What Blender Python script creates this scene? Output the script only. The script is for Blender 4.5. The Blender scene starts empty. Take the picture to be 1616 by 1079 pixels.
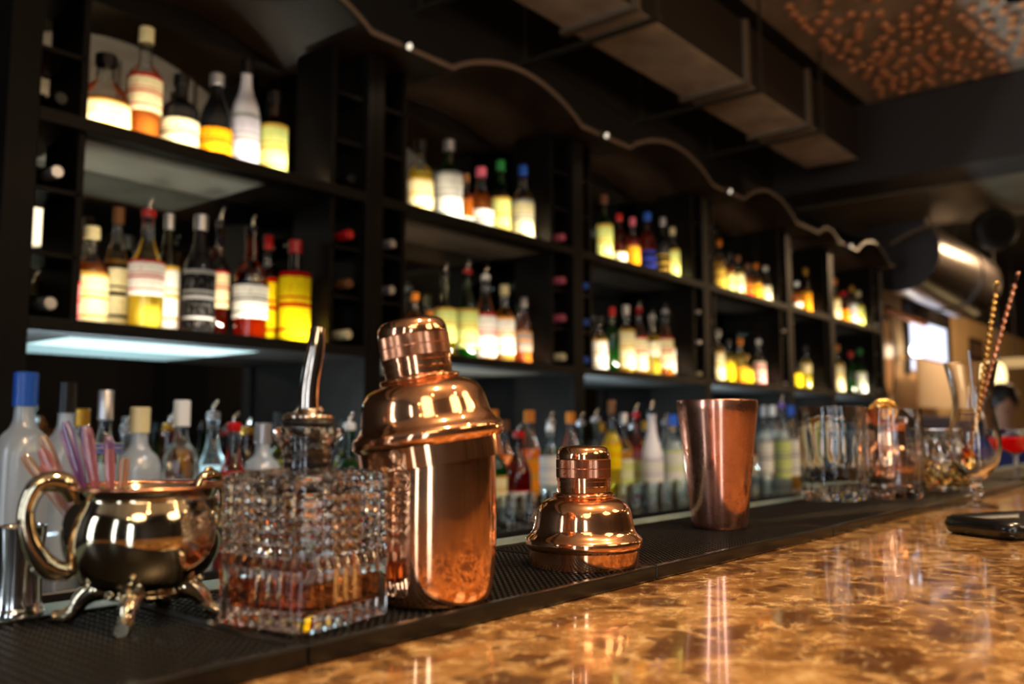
import bpy, bmesh, math, random
from mathutils import Vector, Matrix
random.seed(7)
PI = math.pi
S = bpy.context.scene
COL = S.collection
# ------------------------------------------------------------------ camera
F = 1400.0; CX, CY = 808.0, 539.5
PITCH = math.atan(138.5 / F); TH = math.atan(1178 / F * math.cos(PITCH))
CAM = Vector((0, 0, 1.216))
FW = Vector((math.cos(PITCH) * math.cos(TH), math.cos(PITCH) * math.sin(TH), math.sin(PITCH)))
RT = Vector((math.sin(TH), -math.cos(TH), 0)); UP = RT.cross(FW)
cd = bpy.data.cameras.new('camera'); cam = bpy.data.objects.new('camera', cd); COL.objects.link(cam)
cam.matrix_world = Matrix(((RT.x, UP.x, -FW.x, CAM.x), (RT.y, UP.y, -FW.y, CAM.y), (RT.z, UP.z, -FW.z, CAM.z), (0, 0, 0, 1)))
cd.sensor_width = 36; cd.lens = F / 1616 * 36; cd.clip_start = .02
cd.dof.use_dof = True; cd.dof.focus_distance = .80; cd.dof.aperture_fstop = 4.3
S.camera = cam
S.view_settings.view_transform = 'Standard'; S.view_settings.look = 'None'; S.view_settings.gamma = 1
S.view_settings.exposure = 0.15
cy = S.cycles
cy.max_bounces = 14; cy.transparent_max_bounces = 14; cy.transmission_bounces = 12; cy.glossy_bounces = 6; cy.diffuse_bounces = 3
cy.sample_clamp_indirect = 6; cy.blur_glossy = 1.0
def ray(px, py): return FW + RT * ((px - CX) / F) + UP * ((CY - py) / F)
def onz(px, py, z): d = ray(px, py); return CAM + d * ((z - CAM.z) / d.z)
def ony(px, py, y): d = ray(px, py); return CAM + d * (y / d.y)
def onx(px, py, x): d = ray(px, py); return CAM + d * (x / d.x)
# ------------------------------------------------------------------ world and lights
w = bpy.data.worlds.new('World'); S.world = w; w.use_nodes = True
w.node_tree.nodes['Background'].inputs[0].default_value = (1, .72, .45, 1)
w.node_tree.nodes['Background'].inputs[1].default_value = .012
WARM = (1, .66, .36); COOL = (.78, .9, 1); LEDC = (1, .88, .66)
def light(kind, loc, energy, color, rot=None, target=None, **k):
    d = bpy.data.lights.new('lamp_light', kind); d.energy = energy; d.color = color
    for a, v in k.items(): setattr(d, a, v)
    o = bpy.data.objects.new('lamp_light', d); COL.objects.link(o); o.location = loc
    if target is not None: o.rotation_euler = (Vector(target) - Vector(loc)).to_track_quat('-Z', 'Y').to_euler()
    elif rot: o.rotation_euler = rot
    return o
BAR_SPOTS = [(.35, -.15), (1.15, -.3), (2.3, -.1), (3.6, .0), (5.2, -.1)]
E_BAR, E_LED, E_SHELF = 135, 3.5, 44
for x, y in BAR_SPOTS:
    light('SPOT', (x, y, 2.86), E_BAR, WARM, target=(x + .25, y + .55, 1.1), spot_size=1.25, spot_blend=.6, shadow_soft_size=.035)
SHELF_SPOTS = [(1.3, .55), (2.4, .55), (3.4, .55), (4.5, .55), (5.6, .55)]
for x, y in SHELF_SPOTS:
    light('SPOT', (x, y, 2.70), E_SHELF, (.9, .95, 1), target=(x, 1.75, 1.05), spot_size=.8, spot_blend=.8, shadow_soft_size=.04)
# ------------------------------------------------------------------ materials
MC = {}
def mat(name, fn):
    if name in MC: return MC[name]
    m = bpy.data.materials.new(name); m.use_nodes = True; nt = m.node_tree
    for n in list(nt.nodes): nt.nodes.remove(n)
    out = nt.nodes.new('ShaderNodeOutputMaterial')
    s = fn(nt, lambda t, **kw: mk(nt, t, **kw))
    nt.links.new(s, out.inputs['Surface']); MC[name] = m; return m
def mk(nt, t, **kw):
    n = nt.nodes.new('ShaderNode' + t)
    for k, v in kw.items():
        if k.startswith('_'): setattr(n, k[1:], v); continue
        i = n.inputs[int(k[1:])] if k[0] == 'i' and k[1:].isdigit() else n.inputs[k.replace('__', ' ')]
        if hasattr(v, 'is_linked') and hasattr(v, 'node'): nt.links.new(v, i)
        elif isinstance(v, tuple) and len(v) == 3 and i.type == 'RGBA': i.default_value = (*v, 1)
        else: i.default_value = v
    return n
def pbr(name, col, rough=.5, metal=0, noise=0, nscale=20, bump=0, coat=0, spec=.5):
    def f(nt, N):
        n = N('BsdfPrincipled', Base__Color=col, Roughness=rough, Metallic=metal, Coat__Weight=coat, **{'Specular__IOR__Level': spec})
        if noise or bump:
            tc = N('TexCoord'); nz = N('TexNoise', Vector=tc.outputs['Object'], Scale=float(nscale), Detail=5.0)
            if noise:
                r = N('ValToRGB', Fac=nz.outputs[0]); e = r.color_ramp.elements
                e[0].position = .3; e[1].position = .7
                e[0].color = (*[c * (1 - noise) for c in col], 1); e[1].color = (*[min(1, c * (1 + noise)) for c in col], 1)
                nt.links.new(r.outputs[0], n.inputs['Base Color'])
            if bump:
                b = N('Bump', Height=nz.outputs[0], Strength=bump, Distance=.002); nt.links.new(b.outputs[0], n.inputs['Normal'])
        return n.outputs[0]
    return mat(name, f)
def emit(name, col, st):
    return mat(name, lambda nt, N: N('Emission', Color=col, Strength=st).outputs[0])
def shell_glass(name, col, gloss=.9):
    def f(nt, N):
        lw = N('LayerWeight', Blend=.25); t = N('BsdfTransparent', Color=col); g = N('BsdfGlossy', Color=(1, 1, 1), Roughness=.03)
        mth = N('Math', _operation='MULTIPLY_ADD', i0=lw.outputs['Fresnel'], i1=gloss, i2=.05)
        return N('MixShader', Fac=mth.outputs[0], i1=t.outputs[0], i2=g.outputs[0]).outputs[0]
    return mat(name, f)
def liquid(name, col, tr=.55):
    def f(nt, N):
        t = N('BsdfTranslucent', Color=col); d = N('BsdfTransparent', Color=tuple(c ** .6 for c in col))
        m = N('MixShader', Fac=1 - tr, i1=t.outputs[0], i2=d.outputs[0])
        df = N('BsdfDiffuse', Color=col); m2 = N('MixShader', Fac=.3, i1=m.outputs[0], i2=df.outputs[0])
        return m2.outputs[0]
    return mat(name, f)
def real_glass(name, col=(1, 1, 1), rough=0.0, ior=1.5):
    return mat(name, lambda nt, N: N('BsdfPrincipled', Base__Color=col, Roughness=rough, IOR=ior, **{'Transmission__Weight': 1.0}).outputs[0])
def frosted(name, col):
    def f(nt, N):
        t = N('BsdfTranslucent', Color=col); d = N('BsdfDiffuse', Color=col); g = N('BsdfGlossy', Color=(1, 1, 1), Roughness=.25)
        tr = N('BsdfTransparent', Color=col)
        m = N('MixShader', Fac=.5, i1=t.outputs[0], i2=d.outputs[0]); m2 = N('MixShader', Fac=.12, i1=m.outputs[0], i2=g.outputs[0])
        return N('MixShader', Fac=.25, i1=m2.outputs[0], i2=tr.outputs[0]).outputs[0]
    return mat(name, f)
def copper(name, col, rough=.07, smudge=.1, haze=.0):
    def f(nt, N):
        tc = N('TexCoord'); nz = N('TexNoise', Vector=tc.outputs['Object'], Scale=28.0, Detail=6.0, Roughness=.65)
        nz2 = N('TexNoise', Vector=tc.outputs['Object'], Scale=9.0, Detail=3.0)
        mr = N('MapRange', Value=nz.outputs[0], i1=.35, i2=.75, i3=rough, i4=rough + smudge)
        r = N('ValToRGB', Fac=nz2.outputs[0]); e = r.color_ramp.elements
        e[0].position = .3; e[0].color = (*[c * .8 for c in col], 1); e[1].position = .7; e[1].color = (*col, 1)
        b = N('Bump', Height=nz2.outputs[0], Strength=.08, Distance=.002)
        p1 = N('BsdfPrincipled', Base__Color=r.outputs[0], Metallic=1.0, Roughness=mr.outputs[0], Normal=b.outputs[0])
        if not haze: return p1.outputs[0]
        p2 = N('BsdfPrincipled', Base__Color=r.outputs[0], Metallic=1.0, Roughness=.34)
        hz = N('MapRange', Value=nz.outputs[0], i1=.35, i2=.7, i3=haze * .6, i4=haze * 1.4)
        return N('MixShader', Fac=hz.outputs[0], i1=p1.outputs[0], i2=p2.outputs[0]).outputs[0]
    return mat(name, f)
COP = copper('polished copper', (.97, .49, .26), .05, .07, .15)
COPD = copper('satin copper', (.86, .38, .21), .2, .1)
COPR = copper('rose copper', (.88, .43, .30), .08, .1, .3)
SILV = copper('aged silver', (.88, .74, .52), .05, .06)
STEEL = pbr('stainless steel', (.7, .7, .7), .12, 1)
STEELB = pbr('teal grey ledge', (.09, .15, .17), .25, 0)
BLACKP = pbr('black plastic', (.012, .011, .01), .25)
RUBBER = pbr('black rubber', (.006, .0055, .005), .36, spec=.22)
DARKW = pbr('dark stained wood', (.006, .0042, .0034), .42, spec=.14, noise=.4, nscale=8)
CANW = pbr('brown veneer', (.026, .013, .007), .4, spec=.2, noise=.3, nscale=6)
DARKP = pbr('dark paint', (.012, .010, .009), .7)
BEIGE = pbr('beige wall paint', (.55, .36, .17), .8, noise=.08, nscale=3)
GOLD = copper('brass', (1.0, .62, .2), .12, .08)
def mirror_mat(nt, N): return N('BsdfGlossy', Color=(.36, .40, .41), Roughness=.015).outputs[0]
MIRROR = mat('smoked mirror', mirror_mat)
def marble(nt, N):
    tc = N('TexCoord'); mp = N('Mapping', Vector=tc.outputs['Object'], Scale=(1.0, 1.15, 1.0), Rotation=(0, 0, .5))
    n0 = N('TexNoise', Vector=mp.outputs[0], Scale=13.0, Detail=6.0, Roughness=.6)
    mx = N('Mix', _data_type='VECTOR', i0=.075, i4=mp.outputs[0], i5=n0.outputs['Color'])
    V_ = mx.outputs[1]
    def vor(sc, feat): return N('TexVoronoi', _feature=feat, Vector=V_, Scale=sc)
    def M(op, a, b): return N('Math', _operation=op, i0=a, i1=b).outputs[0]
    def S_(v, a, b, c=0.0, d=1.0): return N('MapRange', _interpolation_type='SMOOTHSTEP', Value=v, i1=a, i2=b, i3=c, i4=d).outputs[0]
    v1 = vor(23.0, 'DISTANCE_TO_EDGE'); c1 = vor(23.0, 'F1'); v2 = vor(52.0, 'DISTANCE_TO_EDGE'); c2 = vor(52.0, 'F1'); v3 = vor(120.0, 'DISTANCE_TO_EDGE')
    r1 = N('SeparateColor', Color=c1.outputs['Color']); r2 = N('SeparateColor', Color=c2.outputs['Color'])
    n1 = N('TexNoise', Vector=mp.outputs[0], Scale=45.0, Detail=8.0, Roughness=.7); n2 = N('TexNoise', Vector=mp.outputs[0], Scale=7.0, Detail=5.0)
    r = N('ValToRGB', Fac=S_(M('ADD', M('MULTIPLY', n1.outputs[0], .6), M('MULTIPLY', n2.outputs[0], .6)), .42, .80)); e = r.color_ramp.elements
    e[0].position = 0; e[0].color = (.20, .090, .028, 1); e[1].position = 1; e[1].color = (.52, .31, .12, 1); x = e.new(.5); x.color = (.36, .19, .065, 1)
    big = M('MULTIPLY', S_(v1.outputs[0], .03, .22), S_(r1.outputs[0], .42, .62)); sml = M('MULTIPLY', S_(v2.outputs[0], .03, .20), S_(r2.outputs[0], .5, .7, 0.0, .85))
    dark = M('MULTIPLY', M('MAXIMUM', big, sml), S_(n1.outputs[0], .30, .50, .55, .95))
    m1 = N('Mix', _data_type='RGBA', i0=dark, i6=r.outputs[0], i7=(.085, .032, .012))
    def vein(v, w, k): return M('MULTIPLY', S_(v.outputs[0], 0.0, w, 1.0, 0.0), S_(n1.outputs[0], .46, .62, 0.0, k))
    m2 = N('Mix', _data_type='RGBA', i0=vein(v1, .05, .9), i6=m1.outputs[2], i7=(.78, .56, .29))
    m3 = N('Mix', _data_type='RGBA', i0=vein(v2, .06, .8), i6=m2.outputs[2], i7=(.74, .52, .26))
    m4 = N('Mix', _data_type='RGBA', i0=vein(v3, .07, .45), i6=m3.outputs[2], i7=(.70, .48, .24))
    return N('BsdfPrincipled', Base__Color=m4.outputs[2], Roughness=.13, Coat__Weight=.6, Coat__Roughness=.04).outputs[0]
MARBLE = mat('brown emperador marble', marble)
def concrete(nt, N):
    tc = N('TexCoord'); n = N('TexNoise', Vector=tc.outputs['Object'], Scale=3.0, Detail=8.0, Roughness=.7)
    r = N('ValToRGB', Fac=n.outputs[0]); e = r.color_ramp.elements
    e[0].position = .3; e[0].color = (.26, .19, .14, 1); e[1].position = .7; e[1].color = (.52, .42, .32, 1)
    return N('BsdfPrincipled', Base__Color=r.outputs[0], Roughness=.85, Normal=N('Bump', Height=n.outputs[0], Strength=.5, Distance=.02).outputs[0]).outputs[0]
CONC = mat('raw plaster', concrete)
# ------------------------------------------------------------------ mesh helpers
def props(o, label=None, cat=None, group=None, kind=None):
    if label: o['label'] = label
    if cat: o['category'] = cat
    if group: o['group'] = group
    if kind: o['kind'] = kind
    return o
def mesh_obj(name, verts, faces, m, parent=None, smooth=True, loc=None, ang=35, fm=None):
    me = bpy.data.meshes.new(name); me.from_pydata([tuple(v) for v in verts], [], faces)
    ms = m if isinstance(m, (list, tuple)) else [m]
    for q in ms: me.materials.append(q)
    if fm: me.polygons.foreach_set('material_index', fm)
    if smooth:
        me.shade_smooth(); me.set_sharp_from_angle(angle=math.radians(ang))
    me.update()
    o = bpy.data.objects.new(name, me); COL.objects.link(o)
    if parent: o.parent = parent
    if loc is not None: o.location = loc
    return o
def empty(name, loc, rz=0, **k):
    o = bpy.data.objects.new(name, None); COL.objects.link(o); o.empty_display_size = .02
    o.location = loc; o.rotation_euler = (0, 0, rz); return props(o, **k)
def lathe_geo(prof, seg=32, mod=None, close=False, c=(0, 0, 0)):
    """prof: (r,z) bottom to top along outside; mod(angle_index, r, z)->r"""
    V = []; Fc = []; rows = []
    for r, z in prof:
        if r < 1e-6: rows.append([len(V)]); V.append((c[0], c[1], c[2] + z)); continue
        row = []
        for i in range(seg):
            a = 2 * PI * i / seg; rr = mod(i, r, z) if mod else r
            row.append(len(V)); V.append((c[0] + rr * math.cos(a), c[1] + rr * math.sin(a), c[2] + z))
        rows.append(row)
    pairs = list(zip(rows[:-1], rows[1:]))
    if close: pairs.append((rows[-1], rows[0]))
    for a, b in pairs:
        if len(a) == 1 and len(b) == 1: continue
        for i in range(seg):
            j = (i + 1) % seg
            if len(a) == 1: Fc.append((a[0], b[j], b[i]))
            elif len(b) == 1: Fc.append((a[i], a[j], b[0]))
            else: Fc.append((a[i], a[j], b[j], b[i]))
    return V, Fc
def lathe(name, prof, m, parent=None, seg=32, mod=None, loc=None, ang=35, close=False):
    V, Fc = lathe_geo(prof, seg, mod, close); return mesh_obj(name, V, Fc, m, parent, loc=loc, ang=ang)
def box_geo(a, b):
    x0, y0, z0 = a; x1, y1, z1 = b
    V = [(x0, y0, z0), (x1, y0, z0), (x1, y1, z0), (x0, y1, z0), (x0, y0, z1), (x1, y0, z1), (x1, y1, z1), (x0, y1, z1)]
    return V, [(0, 3, 2, 1), (4, 5, 6, 7), (0, 1, 5, 4), (1, 2, 6, 5), (2, 3, 7, 6), (3, 0, 4, 7)]
def join(gs):
    V = []; Fc = []
    for v, f in gs:
        n = len(V); V += list(v); Fc += [tuple(i + n for i in q) for q in f]
    return V, Fc
def boxes(name, bs, m, parent=None, bevel=0, loc=None):
    V, Fc = join([box_geo(*b) for b in bs]); o = mesh_obj(name, V, Fc, m, parent, smooth=False, loc=loc)
    if bevel:
        md = o.modifiers.new('edge', 'BEVEL'); md.width = bevel; md.segments = 2
    return o
def tube_geo(pts, rad, seg=10, sq=1.0):
    P = [Vector(p) for p in pts]; n = len(P)
    R = rad if isinstance(rad, (list, tuple)) else [rad] * n
    V = []; Fc = []; ref = None
    for i in range(n):
        t = (P[min(i + 1, n - 1)] - P[max(i - 1, 0)]).normalized()
        if ref is None:
            ref = Vector((0, 0, 1)) if abs(t.z) < .9 else Vector((1, 0, 0))
        u = (ref - t * ref.dot(t)).normalized(); ref = u; v = t.cross(u)
        for k in range(seg):
            a = 2 * PI * k / seg; V.append(P[i] + u * (R[i] * math.cos(a)) + v * (R[i] * sq * math.sin(a)))
    for i in range(n - 1):
        for k in range(seg):
            j = (k + 1) % seg; Fc.append((i * seg + k, i * seg + j, (i + 1) * seg + j, (i + 1) * seg + k))
    Fc.append(tuple(reversed(range(seg)))); Fc.append(tuple((n - 1) * seg + k for k in range(seg)))
    return V, Fc
def tube(name, pts, rad, m, parent=None, seg=10, loc=None, sq=1.0):
    V, Fc = tube_geo(pts, rad, seg, sq); return mesh_obj(name, V, Fc, m, parent, loc=loc, ang=50)
def smooth_path(pts, n=6):
    P = [Vector(p) for p in pts]; out = []
    for i in range(len(P) - 1):
        p0 = P[max(i - 1, 0)]; p1 = P[i]; p2 = P[i + 1]; p3 = P[min(i + 2, len(P) - 1)]
        for k in range(n):
            t = k / n
            out.append(.5 * ((2 * p1) + (p2 - p0) * t + (2 * p0 - 5 * p1 + 4 * p2 - p3) * t * t + (3 * p1 - p0 - 3 * p2 + p3) * t ** 3))
    out.append(P[-1]); return out
def sm(prof, n=4): return [(p.x, p.y) for p in smooth_path([(r, z, 0) for r, z in prof], n)]
def lerp(a, b, t): return a + (b - a) * t
def interp(xs, n):
    out = []
    for i in range(n):
        t = i / (n - 1) * (len(xs) - 1); k = min(int(t), len(xs) - 2); out.append(lerp(xs[k], xs[k + 1], t - k))
    return out
def rbox_geo(hx, hy, z0, z1, r, n=5, bev=.001):
    """rounded-corner box with a small edge bevel"""
    def ring(s, z):
        pts = []
        for cx_, cy_, a0 in ((hx - r, hy - r, 0), (-hx + r, hy - r, PI / 2), (-hx + r, -hy + r, PI), (hx - r, -hy + r, 1.5 * PI)):
            for k in range(n + 1):
                a = a0 + PI / 2 * k / n; pts.append((cx_ + (r - s) * math.cos(a), cy_ + (r - s) * math.sin(a), z))
        return pts
    rings = [ring(bev, z0), ring(0, z0 + bev), ring(0, z1 - bev), ring(bev, z1)]
    m = len(rings[0]); V = [p for q in rings for p in q]; Fc = []
    for i in range(3):
        for k in range(m):
            j = (k + 1) % m; Fc.append((i * m + k, i * m + j, (i + 1) * m + j, (i + 1) * m + k))
    Fc.append(tuple(reversed(range(m)))); Fc.append(tuple(3 * m + k for k in range(m)))
    return V, Fc
# ------------------------------------------------------------------ the room
def struct(name, bs, m, bevel=0): return props(boxes(name, bs, m, bevel=bevel), kind='structure')
CEIL = 3.3; XW = -3.6; YS = -4.6; YB = 2.44; XE = 16.0
FLOORM = pbr('dark floor tiles', (.03, .022, .018), .35, noise=.3, nscale=2)
struct('floor', [((XW, YS, -.05), (XE, YB, 0))], FLOORM)
struct('ceiling', [((XW, -2.5, CEIL), (5.7, 1.80, CEIL + .1))], CONC)
struct('ceiling_dark', [((XW, 1.80, CEIL), (XE, YB, CEIL + .1)), ((XW, YS, CEIL), (XE, -2.5, CEIL + .1)), ((5.7, -2.5, CEIL), (XE, 1.80, CEIL + .1))], DARKP)
bzl = onx(1470, 268, 5.7).z
struct('ceiling_beam', [((5.7, YS, bzl), (6.1, YB, CEIL))], pbr('grey beam paint', (.035, .028, .025), .6))
struct('ceiling_beam_soffit', [((6.1, YS, bzl - .01), (7.3, YB, bzl + .03))], pbr('tan soffit paint', (.16, .13, .085), .5, noise=.3, nscale=3))
struct('wall_back', [((XW, YB, 0), (7.2, YB + .1, CEIL))], DARKP)
wz = ony(1500, 492, YB).z
struct('wall_back_beige', [((7.2, YB, 0), (XE, YB + .1, wz))], BEIGE)
struct('wall_back_upper', [((7.2, YB - .02, wz), (XE, YB + .1, CEIL))], DARKP)
struct('wall_end', [((XE, YS, 0), (XE + .1, YB, CEIL))], pbr('brown end wall', (.12, .07, .04), .8))
struct('wall_front', [((XW, YS - .1, 0), (XE, YS, CEIL))], pbr('brown front wall', (.045, .03, .024), .6))
struct('wall_left', [((XW - .1, YS, 0), (XW, YB, CEIL))], DARKP)
# windows: daylight seen behind mullions
WINE = emit('daylight sky behind window', (.80, .90, 1.0), 7.0)
WINS = emit('daylight strip', (.72, .92, 1.0), 3.6)
FRM = pbr('window frame paint', (.02, .018, .017), .4)
def window_x(n, y0, y1, z0, z1):
    o = props(boxes('window_%d' % n, [((XW - .01, y0, z0), (XW + .01, y1, z1))], WINE), kind='structure')
    nb = [((XW, y0 - .05, z0 - .05), (XW + .06, y0, z1 + .05)), ((XW, y1, z0 - .05), (XW + .06, y1 + .05, z1 + .05)),
          ((XW, y0, z1), (XW + .06, y1, z1 + .05)), ((XW, y0, z0 - .05), (XW + .06, y1, z0))]
    for t in (1 / 3, 2 / 3): nb.append(((XW, y0, lerp(z0, z1, t) - .02), (XW + .05, y1, lerp(z0, z1, t) + .02)))
    boxes('window_frame', nb, FRM, o)
window_x(1, 1.35, 1.95, .8, 2.9); window_x(2, -3.4, -2.6, .8, 2.9); window_x(3, -1.0, -.7, .8, 2.9)
def window_y(n, x0, x1, z0, z1, m, k=3):
    o = props(boxes('window_%d' % n, [((x0, YS - .01, z0), (x1, YS + .01, z1))], m), kind='structure')
    nb = [((x0 - .05, YS, z0 - .05), (x0, YS + .06, z1 + .05)), ((x1, YS, z0 - .05), (x1 + .05, YS + .06, z1 + .05)),
          ((x0, YS, z1), (x1, YS + .06, z1 + .05)), ((x0, YS, z0 - .05), (x1, YS + .06, z0))]
    for i in range(1, k): nb.append(((lerp(x0, x1, i / k) - .02, YS, z0), (lerp(x0, x1, i / k) + .02, YS + .05, z1)))
    boxes('window_frame', nb, FRM, o)
# dark partition columns on the front wall, seen in the mirrors
for i, x in enumerate((1.2, 3.0, 5.0, 6.9)):
    struct('wall_front_column', [((x, YS, 0), (x + .5, YS + .25, CEIL))], pbr('walnut panel', (.06, .035, .022), .5) if i % 2 else DARKP)
# ------------------------------------------------------------------ bar counter
ZM = 1.1; ZB = 1.089; YL = .40; YK = .59
bar = empty('bar_counter', (2.4, .0, 0), label='long bar counter with a glossy brown and gold veined marble top', cat='bar counter')
def child(o, par):
    o.parent = par; o.matrix_parent_inverse = Matrix.Translation(-Vector(par.location)); return o
child(boxes('worktop', [((-.9, -.42, ZB - .035), (9.5, YK, ZB - .0004))], MARBLE, bevel=.003), bar)
child(boxes('bar_front', [((-.8, -.25, 0), (9.4, YK - .03, ZB - .0355))], DARKW), bar)
child(boxes('steel_ledge', [((-.9, YK + .0005, ZB - .03), (9.4, YK + .062, ZM - .003))], STEELB, bevel=.004), bar)
under = empty('under_counter', (2.4, .8, 0), label='dark under-counter work shelf running behind the marble bar', cat='counter')
child(boxes('worktop', [((-.9, YK + .063, .86), (9.4, 1.02, .89))], pbr('dark steel', (.05, .05, .055), .25, 1), bevel=.003), under)
child(boxes('carcass', [((-.8, YK + .07, 0), (9.3, .98, .8595))], DARKW), under)
# bar mats with a grid of moulded nubs
def bar_mat(x0, x1, fine, label):
    t = empty('bar_mat', ((x0 + x1) / 2, (YL + YK) / 2, ZB), label=label, cat='bar mat', group='black rubber bar mats along the bar')
    gs = [box_geo((x0, YL + .006, ZB), (x1, YK - .004, ZM - .002))]
    p = .0062 if fine else .011
    y = YL + .010; row = 0
    while y < YK - .008:
        x = x0 + .008
        while x < x1 - .008:
            r = p * .30; z0, z1 = ZM - .002, ZM
            V = [(x - r, y - r, z0), (x + r, y - r, z0), (x + r, y + r, z0), (x - r, y + r, z0)]
            q = r * .6; V += [(x - q, y - q, z1), (x + q, y - q, z1), (x + q, y + q, z1), (x - q, y + q, z1)]
            gs.append((V, [(4, 5, 6, 7), (0, 1, 5, 4), (1, 2, 6, 5), (2, 3, 7, 6), (3, 0, 4, 7)])); x += p
        y += p; row += 1
    V, Fc = join(gs); child(mesh_obj('mat_surface', V, Fc, RUBBER, smooth=False), t)
    child(boxes('rim', [((x0 + .0006, YL, ZB), (x1 - .0006, YL + .006, ZM + .001)), ((x0 + .0006, YK - .004, ZB), (x1 - .0006, YK, ZM + .001)),
                        ((x0 + .0006, YL + .006, ZB), (x0 + .004, YK - .004, ZM)), ((x1 - .004, YL + .006, ZB), (x1 - .0006, YK - .004, ZM))], pbr('smooth rubber rim', (.008, .007, .006), .2, spec=.5), bevel=.0016), t)
MX = [-.06, .307, .670, 1.08, 1.50, 1.92, 2.40, 2.9, 3.5]
ML = ['black rubber bar mat under the ornate sugar bowl', 'black rubber bar mat under the decanter and the tall copper shaker',
      'black rubber bar mat under the upturned lid and open copper tumbler', 'black rubber bar mat section just past the open copper tumbler, before the cut glasses',
      'black rubber bar mat under the two cut glass tumblers', 'black rubber bar mat beside the curved glass with the spoons',
      'black rubber bar mat just past the curved glass', 'black rubber bar mat beside the red cocktail', 'black rubber bar mat farthest along the bar']
for i in range(len(MX) - 1): bar_mat(MX[i], MX[i + 1], i < 4, ML[i])
# ------------------------------------------------------------------ copper shaker pieces
LIDP = sm([(.0474, 0), (.0478, .0135)], 1) + sm([(.0485, .0142), (.0505, .0165), (.0509, .0200), (.0500, .0230), (.0462, .0268), (.0440, .0310), (.0428, .0370),
    (.0416, .0430), (.0398, .0484), (.0360, .0532), (.0305, .0562), (.0262, .0572)], 4) + sm([(.0258, .0574), (.0270, .0588), (.0268, .0606), (.0240, .0618)], 3)
CAPP = [(.0228, .0622), (.0229, .0660), (.0235, .0662), (.0235, .0672), (.0229, .0674), (.0229, .0715), (.0237, .0718), (.0237, .0745), (.0234, .0748)]
def shaker_lid(par, tall=True):
    prof = [(.0455, .0005)] + [(.0474, 0)] + LIDP[1:]
    prof = [(.0462, .014), (.0462, .0004), (.0466, 0), (.0474, 0)] + LIDP[1:]
    a = lathe('lid_dome', prof, COP, par, seg=96)
    lathe('lid_neck', CAPP, COP, par, seg=72)
    kn = lambda i, r, z: r * (1.006 if i % 2 else .994)
    lathe('knurled_band', [(.0230, .0750), (.0238, .0752), (.0238, .0822), (.0235, .0824), (.0235, .0828), (.0238, .0830), (.0238, .0900), (.0230, .0902)], COPD, par, seg=240, mod=lambda i, r, z: kn(i, r, z) if r > .0236 else r)
    lathe('cap_top', [(.0236, .0903)] + sm([(.0237, .0906), (.0234, .0945), (.0225, .0975), (.0205, .1003), (.0165, .1018), (.010, .1023)], 3) + [(0, .1024)], COP, par, seg=64)
sh = empty('cocktail_shaker', (.4440, .4440, ZM), label='tall copper cocktail shaker with its lid set on crooked, beside the crystal decanter', cat='cocktail shaker')
sh.scale = (1.05, 1.05, 1.0)
lathe('body', [(0, .0012), (.030, .0012), (.0345, 0)] + sm([(.0365, .0004), (.0385, .0025), (.0402, .010), (.0416, .024), (.0424, .040), (.0424, .062), (.0420, .082), (.0414, .100), (.0408, .112)], 4) + [(.0400, .1125), (.0396, .111), (.0396, .09), (.0, .088)], COP, sh, seg=128)
lidt = empty('lid', (0, 0, 0)); lidt.parent = sh
ax = RT.copy(); ax.z = 0
lidt.rotation_euler = (Matrix.Rotation(math.radians(-9.0), 3, Vector((FW.x, FW.y, 0)).normalized())).to_euler()
lidt.location = (0, 0, .0925)
shaker_lid(lidt)
l2 = empty('shaker_cover', (.6428, .4565, ZM), label='copper shaker lid with ribbed cap standing alone on the black mat', cat='shaker lid')
shaker_lid(l2)
cp = empty('shaker_tumbler', (.983, .500, ZM), label='open tapered copper shaker tumbler standing on the black mat', cat='tumbler')
outer = sm([(.0300, 0), (.0322, .004), (.0345, .020), (.0372, .045), (.0402, .074), (.0432, .103), (.0465, .130), (.0478, .142), (.0476, .150), (.0470, .1515)], 4)
lathe('body', [(0, .001), (.026, .001)] + outer + [(.0462, .1512), (.0458, .146), (.0460, .135), (.041, .09), (.033, .03), (.028, .006), (0, .005)], COPR, cp, seg=128)
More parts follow.
